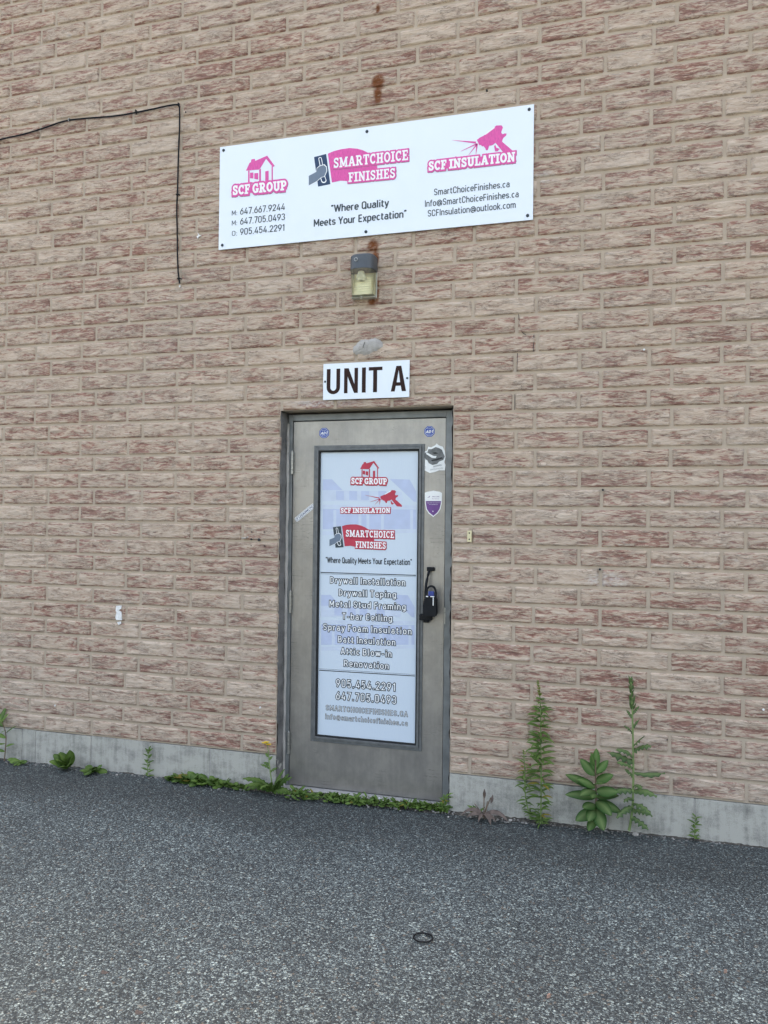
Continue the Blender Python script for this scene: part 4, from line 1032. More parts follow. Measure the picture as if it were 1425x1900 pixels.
mb.tube([(lx - .022, ey + .004, lz1 - .032), (lx - .022, ey - .004, lz1 - .032)], .0105, 14, 0); mb.tube([(lx - .022, ey - .003, lz1 - .032), (lx - .022, ey - .006, lz1 - .032)], .0075, 14, 1)
mb.build('photocell', [M_HINGE, M_LAMPTOP], lamp)
mb = MB(); mb.box(lx - lw + .001, lx + lw - .001, -0.0145, -0.005, lz0, lzm - .001, 0, .002)
mb.build('back_plate', M_LAMPBACK, lamp)
mb = MB()
mb.add([(lx - .062, -.020, lzm - .004), (lx + .062, -.020, lzm - .004), (lx + .062, -.060, lz0 + .012), (lx - .062, -.060, lz0 + .012), (lx + .062, -.0155, lz0 + .012), (lx - .062, -.0155, lz0 + .012), (lx + .062, -.0155, lzm - .004), (lx - .062, -.0155, lzm - .004)],
       [(0, 3, 2, 1), (3, 5, 4, 2), (1, 2, 4, 6), (0, 7, 5, 3)])
for k in range(7):
    zz = lzm - .03 - k * .014; f = (lzm - .004 - zz) / (lzm - .016 - lz0); yy = -.022 - .038 * f
    mb.box(lx - .060, lx + .060, yy - .0022, yy + .004, zz, zz + .0025)
mb.build('reflector', M_REFL, lamp)
mb = MB(); mb.tube([(lx - .008, -.060, lzm - .004), (lx - .008, -.060, lzm - .018), (lx - .008, -.062, lzm - .032), (lx - .008, -.064, lzm - .048), (lx - .008, -.064, lzm - .055)], [.016, .020, .027, .026, .014], 16); mb.build('bulb', M_BULB, lamp, True)
mb = MB(); dshape(0, lzm - .0015, lz0 + .004, .098, .070, lw - .004, lw - .006, mb, cap_t=False, cap_b=True, y0=-.016, n=18)
o = mb.build('lens', M_GLASS, lamp, False)
mb = MB(); mb.tube([(lx - .004, -.062, lz0 + .003), (lx - .004, -.062, lz0 - .006)], .011, 6); mb.tube([(lx - .004, -.062, lz0 - .006), (lx - .004, -.062, lz0 - .012)], [.006, .004], 8)
mb.box(lx - lw, lx + lw, -.05, -.006, lz0 - .002, lz0 + .003, 0, .001); mb.build('bottom_clip', M_LAMPBACK, lamp)

# ------------------------------------------------------------------ cable
def smooth_path(pts, sub=6):
    pts = [Vector(p) for p in pts]; out = []
    for i in range(len(pts) - 1):
        p0 = pts[max(i - 1, 0)]; p1 = pts[i]; p2 = pts[i + 1]; p3 = pts[min(i + 2, len(pts) - 1)]
        for k in range(sub):
            t = k / sub
            out.append(0.5 * ((2 * p1) + (-p0 + p2) * t + (2 * p0 - 5 * p1 + 4 * p2 - p3) * t * t + (-p0 + 3 * p1 - 3 * p2 + p3) * t ** 3))
    out.append(pts[-1]); return out
CY = -0.020
cp = [(-200, 318), (-90, 285), (0, 259), (40, 250), (80, 238), (105, 229), (128, 223), (160, 219.5), (205, 216), (240, 211), (280, 203), (310, 196.5), (328, 194), (332.5, 196), (333.2, 204), (333, 240), (331, 290), (329.5, 350), (329, 362), (328, 390), (329, 440), (329.5, 480), (331, 508), (333.5, 526)]
cb = empty('cable', P(329, 362, CY), 'thin black cable stapled along the brick and hanging down left of the long sign', 'cable')
mb = MB(); mb.tube(smooth_path([P(x, y, CY) for x, y in cp]), 0.0048, 8); mb.build('cord', M_RUBBER, cb, True)
for (px, py, vert) in ((128, 223, 0), (252, 208, 0), (331, 195, 0), (329, 361, 1), (331.5, 517, 1)):
    q = P(px, py, CY); mb = MB()
    ax = Vector((0, 0, 1)) if not vert else Vector((1, 0, 0)); sd_ = Vector((1, 0, 0)) if not vert else Vector((0, 0, 1))
    mb.tube([q + ax * .008 + Vector((0, .012, 0)), q + ax * .008 + Vector((0, -.003, 0)), q + ax * .003 + Vector((0, -.0065, 0)), q - ax * .005 + Vector((0, -.0065, 0)), q - ax * .008 + Vector((0, .012, 0))], .003, 6)
    mb.disc(q + ax * .011, .0035, .0, CY - .004, 10); mb.build('clip', M_RUBBER if px != 128 else M_HINGE, cb)

# ------------------------------------------------------------------ small things on the wall
M_BRASS = mat('pale_brass', (0.62, 0.56, 0.36), 0.4, 0.3, var=0.1, vscale=60)
q = P(871, 995, -.018); x0 = q.x - .0125; 
bp_ = empty('mounting_plate', (q.x, -.018, q.z - .028), 'small cream metal plate with two holes on the brick right of the door', 'plate')
mb = MB(); mb.box(q.x - .0115, q.x + .0115, -.021, -.012, q.z - .030, q.z + .030, 0, .0015); mb.build('plate', M_BRASS, bp_)
for dz in (.017, -.016):
    mb = MB(); mb.disc((q.x, 0, q.z + dz), .0042, -.0205, -.0216, 12); mb.build('hole', M_STDARK, bp_)
# old drill holes in the brickwork: dark raised discs stand in for their shaded insides
for px, py, r in ((1118.5, 909, .0055), (1113, 1056.5, .0055), (480, 1001.5, .0085), (466, 1000.5, .006), (466.5, 987, .003), (490.5, 987, .003), (466, 1012, .003), (491, 1013, .003), (344.5, 208, .005), (903, 167, .005), (1116 + 122, 1373, .003)):
    q = P(px, py, -.012); mb = MB(); mb.disc(q, r, -.001, -.0125, 12); mb.build('drill_hole', M_STDARK, wall)
mb = MB(); q = P(455, 999, -.016); mb.tube([P(449, 998.5, -.016), P(457, 998.5, -.02), P(459.5, 996, -.03)], .004, 8); mb.build('bolt_stub', M_HINGE, wall)
# cracked mortar patch above the unit sign
mb = MB(); rp = random.Random(4)
pc = [(440, 985), (450, 962), (480, 945), (498, 915), (540, 898), (590, 900), (640, 885), (690, 905), (715, 935), (722, 958), (690, 985), (640, 1005), (600, 1030), (560, 1042), (520, 1032), (470, 1030), (445, 1010)]
def S3w(x, y): q = P(560 + x / 4.75, 440 + y / 4.75, -.015); return (q.x, q.z)
pts = [S3w(*p) for p in pc]; cxp = sum(p[0] for p in pts) / len(pts); czp = sum(p[1] for p in pts) / len(pts)
vs = [(cxp, -.021, czp)]; fs = []
K = 5; Np = len(pts) * 3
rim = []
for i in range(len(pts)):
    a, b = Vector(pts[i]), Vector(pts[(i + 1) % len(pts)])
    for k in range(3): rim.append(a.lerp(b, k / 3) + Vector((rp.uniform(-.0025, .0025), rp.uniform(-.0025, .0025))))
for r_ in range(1, K + 1):
    for p in rim:
        f = r_ / K; vs.append((cxp + (p.x - cxp) * f, -.020 + .012 * f ** 4 + rp.uniform(-.0016, .0016), czp + (p.y - czp) * f))
for i in range(Np): fs.append((0, 1 + i, 1 + (i + 1) % Np))
for r_ in range(K - 1):
    for i in range(Np): fs.append((1 + r_ * Np + i, 1 + (r_ + 1) * Np + i, 1 + (r_ + 1) * Np + (i + 1) % Np, 1 + r_ * Np + (i + 1) % Np))
mb.add(vs, fs); mb.build('mortar_patch', M_PATCH, wall, True)
mb = MB(); mb.tube([P(560 + x / 4.75, 440 + y / 4.75, -.0215) for x, y in ((556, 925), (548, 945), (542, 958), (540, 975))], .0014, 5); mb.build('patch_crack', M_STDARK, wall)
# stepped hairline crack in the joints right of the lamp
def C6(x, y): return P(830 + x / 2.395, 560 + y / 2.395, -.008)
for w_, pts in ((.0016, ((316, 55), (320, 80), (322, 110), (335, 138), (350, 148))), (.0022, ((384, 148), (386, 175), (381, 205), (384, 220))), (.0016, ((312, 228), (311, 270), (310, 310))), (.0014, ((300, 410), (300, 450), (299, 480)))):
    mb = MB(); mb.tube([C6(*p) for p in pts], w_, 5); mb.build('wall_crack', M_STDARK, wall)
# torn tape and paint flecks
M_TAPE = mat('torn_white_tape', (0.70, 0.70, 0.69), 0.6, var=0.15, vscale=60, bump=.2)
mb = MB(); 
def C7(x, y): q = P(x / 2.689, 880 + y / 2.689, -.02); return (q.x, q.z)
mb.plate([C7(*p) for p in ((578, 657), (604, 655), (602, 672), (590, 678), (596, 684), (604, 688), (606, 728), (580, 728), (574, 715), (580, 690), (576, 680))], -.012, -.0185)
mb.plate([C7(*p) for p in ((582, 738), (600, 734), (602, 746), (590, 752))], -.012, -.0175)
o = mb.build('tape_scrap', M_TAPE, None, origin=P(219.5, 1140, -.0185)); tag(o, 'torn scrap of white tape stuck to the brick left of the door', 'tape')
mb = MB(); mb.plate([(p.x, p.z) for p in (P(366, 431, -.02), P(368, 435, -.02), P(373, 437, -.02), P(369, 438, -.02), P(366, 442, -.02), P(364, 439, -.02), P(367, 436, -.02))], -.010, -.017); mb.build('paint_fleck', M_TAPE, wall)
for px, py in ((1195, 648.5), (1417, 1317), (482, 1313), (101, 1309), (333, 531)):
    q = P(px, py, -.018); mb = MB(); mb.plate([(q.x + .006 * math.cos(t) * random.uniform(.6, 1.2), q.z + .006 * math.sin(t) * random.uniform(.6, 1.2)) for t in (0, 1, 2, 3, 4, 5)], -.010, -.017); mb.build('paint_fleck', M_TAPE, wall)

# ------------------------------------------------------------------ plants
def leafmat(name, c, c2, vein=0.0):
    t = NT(name)
    rnd = t.attr('tone')
    n = t.noise(t.mapping((30, 30, 30)), 1.0, 3)
    col = t.ramp(t.math('MULTIPLY_ADD', n, 0.4, t.math('MULTIPLY', rnd.outputs['Fac'], 0.8)), [(0.1, c), (0.95, c2)])
    mid = t.attr('rib'); col = t.mix(t.math('MULTIPLY', mid.outputs['Fac'], vein * .9), col, (0.22, 0.30, 0.12))
    col = t.mix(t.math('GREATER_THAN', rnd.outputs['Fac'], 1.3), col, (0.22, 0.18, 0.035))
    t.b.inputs['Roughness'].default_value = 0.6; t.b.inputs['Specular IOR Level'].default_value = 0.22
    t.done(col)
    tr = t.n('ShaderNodeBsdfTranslucent'); t.put(col, tr.inputs[0])
    mx = t.n('ShaderNodeMixShader'); mx.inputs[0].default_value = 0.22
    t.t.links.new(t.b.outputs[0], mx.inputs[1]); t.t.links.new(tr.outputs[0], mx.inputs[2])
    t.t.links.new(mx.outputs[0], t.t.nodes['Material Output'].inputs[0])
    return t.m
M_LEAF = leafmat('weed_leaf', (0.020, 0.066, 0.009), (0.085, 0.165, 0.024), 0.4)
M_DEEP = leafmat('broad_leaf', (0.006, 0.042, 0.008), (0.034, 0.118, 0.018), 0.55)
M_PALE = leafmat('pale_tip_leaf', (0.085, 0.150, 0.016), (0.23, 0.28, 0.042), 0.3)
M_BLUE = leafmat('blue_green_leaf', (0.013, 0.045, 0.018), (0.048, 0.105, 0.034), 0.6)
M_STEM = mat('green_stem', (0.15, 0.22, 0.075), 0.55, var=0.25, vscale=40)
M_STEMR = mat('brownish_stem', (0.13, 0.085, 0.055), 0.6, var=0.3, vscale=40)
M_DRY = mat('dried_leaf', (0.105, 0.078, 0.066), 0.8, var=0.4, vscale=40)
M_YELLOW = mat('yellow_petal', (0.62, 0.42, 0.02), 0.5, var=0.15)

class Foliage:
    def __init__(s, seed): s.v = []; s.f = []; s.tone = []; s.rib = []; s.r = random.Random(seed)
    def leaf(s, base, az, el, L, W, droop=0.6, prof='lance', fold=0.25, tone=None, n=7, twist=0.0, wave=0.0):
        """a leaf growing from base; az heading (0 = +x, -90 = towards the viewer), el elevation, droop bends it down"""
        tone = (s.r.random() if s.r.random() > .035 else 1.6) if tone is None else tone
        if twist == 0.0: twist = -math.cos(R(az)) * s.r.uniform(.45, .95)
        p = Vector(base); e = R(el); b = len(s.v); a = R(az)
        for i in range(n + 1):
            t = i / n
            d = Vector((math.cos(a) * math.cos(e), math.sin(a) * math.cos(e), math.sin(e)))
            side = Vector((-math.sin(a), math.cos(a), 0)); upv = d.cross(side) * -1
            side = side * math.cos(twist) + upv * math.sin(twist)
            if prof == 'lance': w = math.sin(math.pi * min(1, t ** 0.8 * 0.97 + 0.03)) ** 0.9
            elif prof == 'broad': w = (math.sin(math.pi * (t ** 0.85) * 0.98 + 0.03)) ** 0.65
            elif prof == 'spat': w = 0.18 + 0.82 * max(0, math.sin(math.pi * min(1, (t ** 1.7) * 0.96 + 0.02))) ** 0.7 if t < 0.999 else 0.1
            else: w = (0.30 + 0.70 * (1 if i % 2 else 0.35)) * math.sin(math.pi * (0.12 + 0.86 * t)) ** 0.6
            w = max(w, 0.04) * W / 2
            up2 = upv if upv.z > 0 or True else -upv
            lift = up2 * (w * fold); wv = up2 * (wave * W * s.r.uniform(-1, 1))
            s.v += [tuple(p + side * w + lift + wv), tuple(p), tuple(p - side * w + lift - wv)]
            s.tone += [tone] * 3; s.rib += [0, 1, 0]
            p = p + d * (L / n); e -= R(droop * 60) / n
        for i in range(n):
            k = b + 3 * i
            s.f += [(k, k + 1, k + 4, k + 3), (k + 1, k + 2, k + 5, k + 4)]
    def build(s, name, m, parent, origin=None):
        me = bpy.data.meshes.new(name); me.from_pydata(s.v, [], s.f); me.update()
        for k, arr in (('tone', s.tone), ('rib', s.rib)):
            at = me.attributes.new(k, 'FLOAT', 'POINT'); at.data.foreach_set('value', arr)
        return link(name, me, m, parent, True, origin)
def onwall(px, py, y): return P(px, py, y)
def stalk(pts, r0, r1):
    mb = MB(); sp = smooth_path(pts, 5); n = len(sp); mb.tube(sp, [r0 + (r1 - r0) * i / (n - 1) for i in range(n)], 7); return mb, sp

def goldenrod(px, base_y, top_pts, lab, seed, dens, Lmax, grp=None):
    y = -0.055
    b = P(px, base_y, y)
    pl_ = empty('tall_weed', (b.x, y, b.z), lab, 'weed', grp)
    pts = [b] + [P(a, c, y) for a, c in top_pts]
    mb, sp = stalk(pts, .0042, .0018); mb.build('stem', M_STEM, pl_, True)
    fo = Foliage(seed); ft = Foliage(seed + 1); N = int(dens)
    for i in range(N):
        t = ((i + .5) / N) ** .85; q = sp[min(len(sp) - 1, int(t * (len(sp) - 1)))]
        az = (i * 137.5 + fo.r.uniform(-25, 25)) % 360
        if 30 < az < 150 and fo.r.random() < .5: az = az + 180
        L = Lmax * (0.55 + 0.45 * math.sin(math.pi * min(1, t * 1.15))) * (1 if t < .72 else max(.30, 1.25 - t * 1.0)) * fo.r.uniform(.7, 1.1)
        F_ = ft if t > .8 else fo
        F_.leaf(q, az, fo.r.uniform(10, 45) if t < .8 else fo.r.uniform(35, 70), L, L * .165 if t < .75 else L * .34, fo.r.uniform(.6, 1.4) if t < .8 else .3, 'lance', .35, n=6)
    for k in range(10):
        fo.leaf(b + Vector((0, 0, .012)), k * 36 + fo.r.uniform(-10, 10), fo.r.uniform(20, 60), Lmax * .8, Lmax * .14, 1.0)
    fo.build('foliage', M_LEAF, pl_); ft.build('flower_head', M_PALE, pl_)
goldenrod(1003, 1528, [(1004, 1480), (1004, 1420), (1003, 1370), (1003, 1320), (1001, 1285), (997, 1262)], 'tallest narrow leafed green weed with a pale tip, left of the broad leafed plant', 21, 190, .088)
goldenrod(984, 1516, [(977, 1490), (974, 1460), (974, 1430), (972, 1400), (971, 1392)], 'thin shorter weed leaning just left of the tallest leafy weed', 31, 80, .060)

# prickly lettuce: stout stem with lobed leaves
y = -.06; b = P(1167, 1541, y)
pl_ = empty('prickly_weed', (b.x, y, b.z), 'tall prickly weed with jagged curled leaves, right of the broad leafed plant', 'weed')
mb, sp = stalk([b] + [P(a, c, y) for a, c in ((1171, 1520), (1174, 1490), (1175, 1450), (1175, 1405), (1174, 1350), (1173, 1310), (1171, 1275), (1170, 1260))], .007, .0028); mb.build('stem', M_STEM, pl_, True)
fo = Foliage(77)
def SP(py): return min(sp, key=lambda q: abs(q.z - P(1172, py, y).z))
for py, az, el, L, W, dr in ((1400, 190, 55, .10, .045, 1.3), (1412, 175, 30, .135, .055, .5), (1392, -10, 55, .10, .05, 1.2), (1380, -30, 50, .085, .045, .2), (1430, 5, -5, .15, .04, -.3), (1425, 215, 35, .10, .04, .6), (1360, 200, 60, .06, .03, .8), (1350, -20, 70, .06, .03, .6), (1470, 185, 10, .12, .05, .8),
                             (1465, -15, 20, .12, .055, .9), (1490, -40, 15, .13, .055, 1.1), (1500, 20, 10, .10, .05, .9), (1495, 220, 0, .11, .05, .9), (1515, -25, -10, .10, .05, .6), (1480, 240, 30, .09, .04, 1.0), (1445, 200, 60, .06, .03, .7), (1455, -60, 40, .09, .045, 1.2), (1330, 170, 65, .05, .022, .5), (1325, 10, 65, .05, .022, .5)):
    fo.leaf(SP(py), az, el, L * 1.0, W * .85, dr, 'lobed', .45, n=9, wave=.10)
for i in range(26):
    t = i / 26; fo.leaf(SP(1320 - 60 * t), i * 137.5, 68, .045 - .02 * t, .012, .1, 'lance', .4, tone=.9)
fo.build('foliage', M_BLUE, pl_)

# broad leafed milkweed, every leaf its own part
y = -.07; b = P(1105, 1532, y)
pl_ = empty('broad_leafed_plant', (b.x, y, b.z), 'bushy plant with large smooth oval leaves between the two tallest weeds', 'plant')
mb, sp = stalk([b] + [P(a, c, y) for a, c in ((1105, 1510), (1106, 1480), (1105, 1450), (1105, 1425), (1105, 1410))], .0055, .003); mb.build('stem', M_STEMR, pl_, True)
def SP2(py): return min(sp, key=lambda q: abs(q.z - P(1105, py, y).z))
k = 0
for py, az, el, L, W, dr, tn in ((1462, 178, 28, .150, .052, .35, .2), (1480, 182, 15, .145, .046, .55, .15), (1488, 0, -5, .125, .058, .55, .3), (1470, -4, 15, .105, .048, .4, .5), (1452, 5, 35, .09, .042, .4, .8), (1440, 165, 50, .10, .044, .3, .6), (1432, 20, 50, .085, .038, .2, .9),
                                 (1428, 120, 62, .08, .032, .0, .95), (1425, 80, 80, .09, .034, .0, 1.0), (1420, 200, 70, .07, .03, .0, .9), (1500, -70, -15, .135, .058, .5, .1), (1502, 205, -5, .11, .055, .7, .25), (1492, 230, 15, .09, .048, .6, .3), (1455, -70, 40, .10, .05, .8, .45), (1515, 240, -30, .08, .042, .4, .6), (1475, -100, 30, .09, .045, .9, .35), (1440, -60, 45, .08, .04, .5, .75),
                                 (1468, -130, 20, .11, .05, .8, .1), (1485, -50, 5, .12, .05, .8, .15), (1496, -110, -5, .10, .05, .7, .2), (1460, 195, 40, .10, .042, .6, .55), (1478, 15, 25, .11, .045, .7, .05)):
    fo = Foliage(100 + k); k += 1
    fo.leaf(SP2(py), az, el, L * 1.05, W * 1.15, dr, 'broad', .22, tone=tn, n=9); fo.build('leaf', M_DEEP, pl_)

def rosette(px, py, lab, seed, n, L, W, el=(10, 55), prof='spat', m=None, name='low_weed', cat='weed', grp=None, y=-.05, dr=.8):
    b = G(px, py, 0.0) if False else P(px, py, y)
    b.z = max(-.006, min(b.z, .02))
    fo = Foliage(seed)
    for i in range(n):
        az = 360 * i / n + fo.r.uniform(-25, 25)
        if 20 < az % 360 < 160: az = -az
        if el[1] > 70 and i % 2: az = fo.r.uniform(-150, -30)
        fo.leaf(b + Vector((fo.r.uniform(-.012, .012), fo.r.uniform(-.01, .01), .003)), az, fo.r.uniform(*el), L * 1.35 * fo.r.uniform(.6, 1.1), W * 1.35 * fo.r.uniform(.75, 1.1), fo.r.uniform(.5, 1.2) * dr, prof, .25, n=7, wave=.04)
    o = fo.build(name, m or M_LEAF, None, b); return tag(o, lab, cat, grp)
rosette(127, 1424, 'bushy round leafed weed, highest of the low ones left of the door', 41, 16, .085, .048, (25, 80), 'broad', M_LEAF, dr=.7)
rosette(176, 1430, 'flat rosette of serrated leaves beside the bushy round leafed weed', 42, 16, .075, .034, (10, 45), 'spat', M_LEAF)
rosette(40, 1412, 'tiny flat weed at the footing near the left edge of the picture', 43, 9, .05, .022, (5, 30), 'spat', M_LEAF)
# small upright weed
y = -.035; b = P(274, 1440, y); pl_ = empty('small_upright_weed', (b.x, y, b.z), 'small upright weed standing alone against the footing block joint, left of the door', 'weed')
mb, sp = stalk([b, P(274, 1420, y), P(275, 1400, y), P(276, 1390, y)], .003, .0018); mb.build('stem', M_STEM, pl_, True)
fo = Foliage(51)
for i in range(20):
    t = i / 20; q = sp[int(t * (len(sp) - 1))]; fo.leaf(q, i * 137.5, 30 + 30 * t, .05 * (1 - .4 * t), .012, .8, 'lance', .3)
fo.build('foliage', M_LEAF, pl_)
# plant cut by the left edge
y = -.05; b = P(8, 1412, y); pl_ = empty('leafy_stalk', (b.x, y, b.z), 'slender stalk with long bright leaves at the far left end of the footing', 'plant')
mb, sp = stalk([b, P(10, 1390, y), P(11, 1365, y), P(6, 1345, y), P(0, 1338, y)], .004, .002); mb.build('stem', M_STEMR, pl_, True)
fo = Foliage(61)
for i, (t, az, el, L, W) in enumerate(((.2, 190, 20, .10, .02), (.3, -10, 30, .09, .018), (.45, 180, 25, .12, .026), (.55, 0, 45, .10, .02), (.7, 190, 45, .12, .035), (.8, 170, 55, .11, .035), (.9, 10, 60, .08, .025), (1, 180, 40, .11, .04), (1, 90, 70, .10, .035), (.6, -60, 20, .09, .022), (.35, 220, 10, .09, .02))):
    fo.leaf(sp[int(t * (len(sp) - 1))], az, el, L, W, .5, 'lance', .25, n=7)
fo.build('foliage', M_LEAF, pl_)
# low creeping weeds left of the door, counted plants
for i, (px, py, L, W, n, pr) in enumerate(((318, 1447, .045, .03, 8, 'broad'), (335, 1446, .06, .04, 10, 'broad'), (352, 1449, .065, .045, 12, 'broad'), (368, 1450, .06, .04, 11, 'broad'), (384, 1455, .055, .03, 11, 'spat'), (400, 1456, .055, .026, 12, 'spat'), (415, 1458, .05, .024, 11, 'spat'), (432, 1461, .045, .026, 10, 'broad'), (450, 1463, .045, .028, 9, 'broad'))):
    rosette(px, py, 'low creeping weed along the footing just left of the yellow flowered weed', 200 + i, n, L, W, (15, 65), pr, M_LEAF, 'creeping_weed', 'weed', 'low weeds along the footing left of the door', -.03)
# yellow flowered sow thistle by the door jamb
y = -.05; b = P(508, 1470, y); pl_ = empty('flowering_weed', (b.x, y, b.z), 'lobed leafed weed with a small yellow flower beside the door hinges', 'weed')
mb, sp = stalk([b, P(504, 1450, y), P(500, 1420, y), P(498, 1395, y), P(495, 1378, y)], .0045, .002); mb.build('stem', M_STEM, pl_, True)
fo = Foliage(71)
for i in range(17):
    az = [180, 200, 160, 0, 20, -20, 60, -60, -120, -90, 210, -40, 10, 190, 170, 30, -150][i]
    fo.leaf(b + Vector((fo.r.uniform(-.02, .02), fo.r.uniform(-.015, .01), .01)), az, fo.r.uniform(25, 75), fo.r.uniform(.10, .19), fo.r.uniform(.035, .055), fo.r.uniform(.4, 1.2), 'lobed', .3, n=11, wave=.05)
for py, az, el, L in ((1425, 190, 40, .06), (1422, 160, 30, .05), (1435, 10, 50, .05), (1410, 0, 60, .03), (1402, 180, 60, .03)):
    fo.leaf(min(sp, key=lambda q: abs(q.z - P(500, py, y).z)), az, el, L, .022, .8, 'lobed', .3, n=7)
fo.build('foliage', M_LEAF, pl_)
fo = Foliage(72); tip = sp[-1]
for dx, dz in ((0, 0), (-.014, -.006), (.012, -.012)):
    for i in range(12): fo.leaf(tip + Vector((dx, -.003, dz)), i * 30, 25, .017, .008, .2, 'broad', .1, n=2)
fo.build('flower', M_YELLOW, pl_)

# weeds along the threshold: one dense mat nobody could count
fo = Foliage(301)
for i in range(340):
    t = fo.r.random(); px = 535 + 295 * t; py0 = 1476 + 24 * t
    dens = .55 + .45 * math.sin(t * 21 + 1) * math.sin(t * 9)
    if fo.r.random() > dens + .25: continue
    b = G(px, py0 + fo.r.uniform(-4, 7), -.008); b.y = min(b.y, -.004)
    hgt = .03 if t > .15 else .045
    for k in range(fo.r.randint(2, 4)):
        q = b + Vector((fo.r.uniform(-.015, .015), fo.r.uniform(-.012, .008), fo.r.uniform(0, hgt * .8)))
        fo.leaf(q, fo.r.uniform(-190, 10), fo.r.uniform(5, 70), fo.r.uniform(.018, .042), fo.r.uniform(.010, .020), fo.r.uniform(.2, 1.0), 'broad' if fo.r.random() < .6 else 'lance', .25, n=4)
o = fo.build('ground_cover', M_LEAF, None, P(680, 1485, -.02)); tag(o, 'mat of small green weeds growing along the door sill', 'weeds', kind='stuff')
# short sprig at latch side foot, and small weed at right
y = -.03; b = P(823, 1503, y); pl_ = empty('sprig', (b.x, y, b.z), 'feathery sprig at the latch side foot of the door', 'weed')
mb, sp = stalk([b, P(825, 1490, y), P(828, 1478, y)], .002, .001); mb.build('stem', M_STEM, pl_, True)
fo = Foliage(311)
for i in range(26): fo.leaf(sp[i % len(sp)], i * 137, fo.r.uniform(10, 60), fo.r.uniform(.025, .05), .012, .8, 'lobed', .2, n=5)
fo.build('foliage', M_LEAF, pl_)
y = -.03; b = P(1289, 1556, y); pl_ = empty('sprig', (b.x, y, b.z), 'small faint sprig against the footing near the right edge of the picture', 'weed')
mb, sp = stalk([b, P(1289, 1540, y), P(1290, 1525, y), P(1291, 1515, y)], .0022, .001); mb.build('stem', M_STEM, pl_, True)
fo = Foliage(321)
for i in range(26): fo.leaf(sp[i % len(sp)], i * 137, fo.r.uniform(10, 60), fo.r.uniform(.025, .045), .008, .7, 'lance', .2, n=5)
fo.build('foliage', M_LEAF, pl_)
# wilted weed
y = -.06; b = P(898, 1520, y); b.z = 0.0
pl_ = empty('wilted_weed', (b.x, y, b.z), 'wilted brown weed with drooping dead leaves at the footing just right of the door', 'weed')
mb = MB()
for tx, tz, rr_ in ((0.0, .13, .003), (.035, .11, .0025), (-.05, .07, .002), (.02, .09, .002)):
    mb.tube(smooth_path([b, b + Vector((tx * .4, -.005, tz * .5)), b + Vector((tx, -.004, tz))], 4), rr_, 6)
mb.build('stem', M_STEMR, pl_, True)
fo = Foliage(331)
for az, L, W, el, dr in ((195, .14, .026, 50, 2.0), (-60, .13, .028, 45, 2.2), (-15, .16, .028, 45, 1.9), (-100, .10, .02, 35, 1.7), (215, .11, .024, 35, 1.5), (-35, .10, .02, 30, 1.6), (170, .08, .02, 30, 1.4)):
    fo.leaf(b + Vector((0, 0, .02)), az, el, L, W, dr, 'lance', .6, n=9, wave=.05)
fo.leaf(b + Vector((0, 0, .10)), 90, 85, .05, .016, 0, 'lance', .5); fo.leaf(b + Vector((.035, 0, .08)), 60, 75, .045, .016, .2, 'lance', .5)
fo.build('dead_leaves', M_DRY, pl_)
fo = Foliage(333)
for az, L, el in ((190, .07, 50), (170, .05, 65), (10, .05, 60), (200, .06, 30)): fo.leaf(b + Vector((-.03, 0, .02)), az, el, L, .022, .6, 'lobed', .3, n=7)
fo.build('green_leaves', M_LEAF, pl_)

# ------------------------------------------------------------------ litter on the asphalt
q = G(785, 1741.5, -.006); mb = MB(); rr_ = [(q.x + .036 * math.cos(t * math.pi / 16), q.y + .033 * math.sin(t * math.pi / 16), q.z + .004) for t in range(33)]
mb.tube(rr_, .0033, 8, cap=False); o = mb.build('rubber_ring', M_RUBBER, None, True, q); tag(o, 'small black ring lying on the asphalt in the foreground', 'ring')
q = P(711, 1487, -.01); mb = MB(); mb.tube([P(703, 1481, .02) , P(712, 1487, -.005), P(722, 1491.5, -.015)], .0045, 8); o = mb.build('straw', M_STWHITE, None, True, P(712, 1487, -.005)); tag(o, 'short white straw lying among the weeds on the door sill', 'litter')
M_CHIP = mat('reddish_chip', (0.30, 0.19, 0.15), 0.7, var=0.2, vscale=60)
def chip(px, py, L, W, a, lab, m, name='brick_chip', cat='chip'):
    q = G(px, py, -.004); ca, sa = math.cos(a), math.sin(a); mb = MB(); r0 = random.Random(int(px))
    out = [(L * math.cos(t) * r0.uniform(.8, 1.1), W * math.sin(t) * r0.uniform(.8, 1.1)) for t in [k * .785 for k in range(8)]]
    vs = [(q.x + x * ca - y * sa, q.y + x * sa + y * ca, q.z - .004) for x, y in out] + [(q.x + .8 * (x * ca - y * sa), q.y + .8 * (x * sa + y * ca), q.z + .006) for x, y in out]
    mb.add(vs, [(i, (i + 1) % 8, 8 + (i + 1) % 8, 8 + i) for i in range(8)] + [tuple(range(8, 16))]); o = mb.build(name, m, None, False, q); tag(o, lab, cat)
chip(1018, 1848, .011, .004, 1.0, 'salmon red chip on the asphalt at the bottom right of the picture', M_CHIP)
chip(1346, 1802, .007, .004, .4, 'small reddish chip on the asphalt close to the right edge', M_CHIP)
# dead leaves on the asphalt
for (px, py, lab) in ((187, 1804, 'crumpled brown leaf on the asphalt at the lower left'), (250, 1878, 'yellowish leaf fragment on the asphalt at the bottom left')):
    q = G(px, py, .0); fo = Foliage(int(px)); fo.leaf(q, 20, 5, .030, .010, .4, 'lance', .4, n=6, wave=.1); fo.leaf(q + Vector((.010, .004, 0)), 150, 8, .022, .008, .8, 'broad', .4, n=5, wave=.1)
    o = fo.build('dead_leaf', M_DRY, None, q); tag(o, lab, 'leaf')
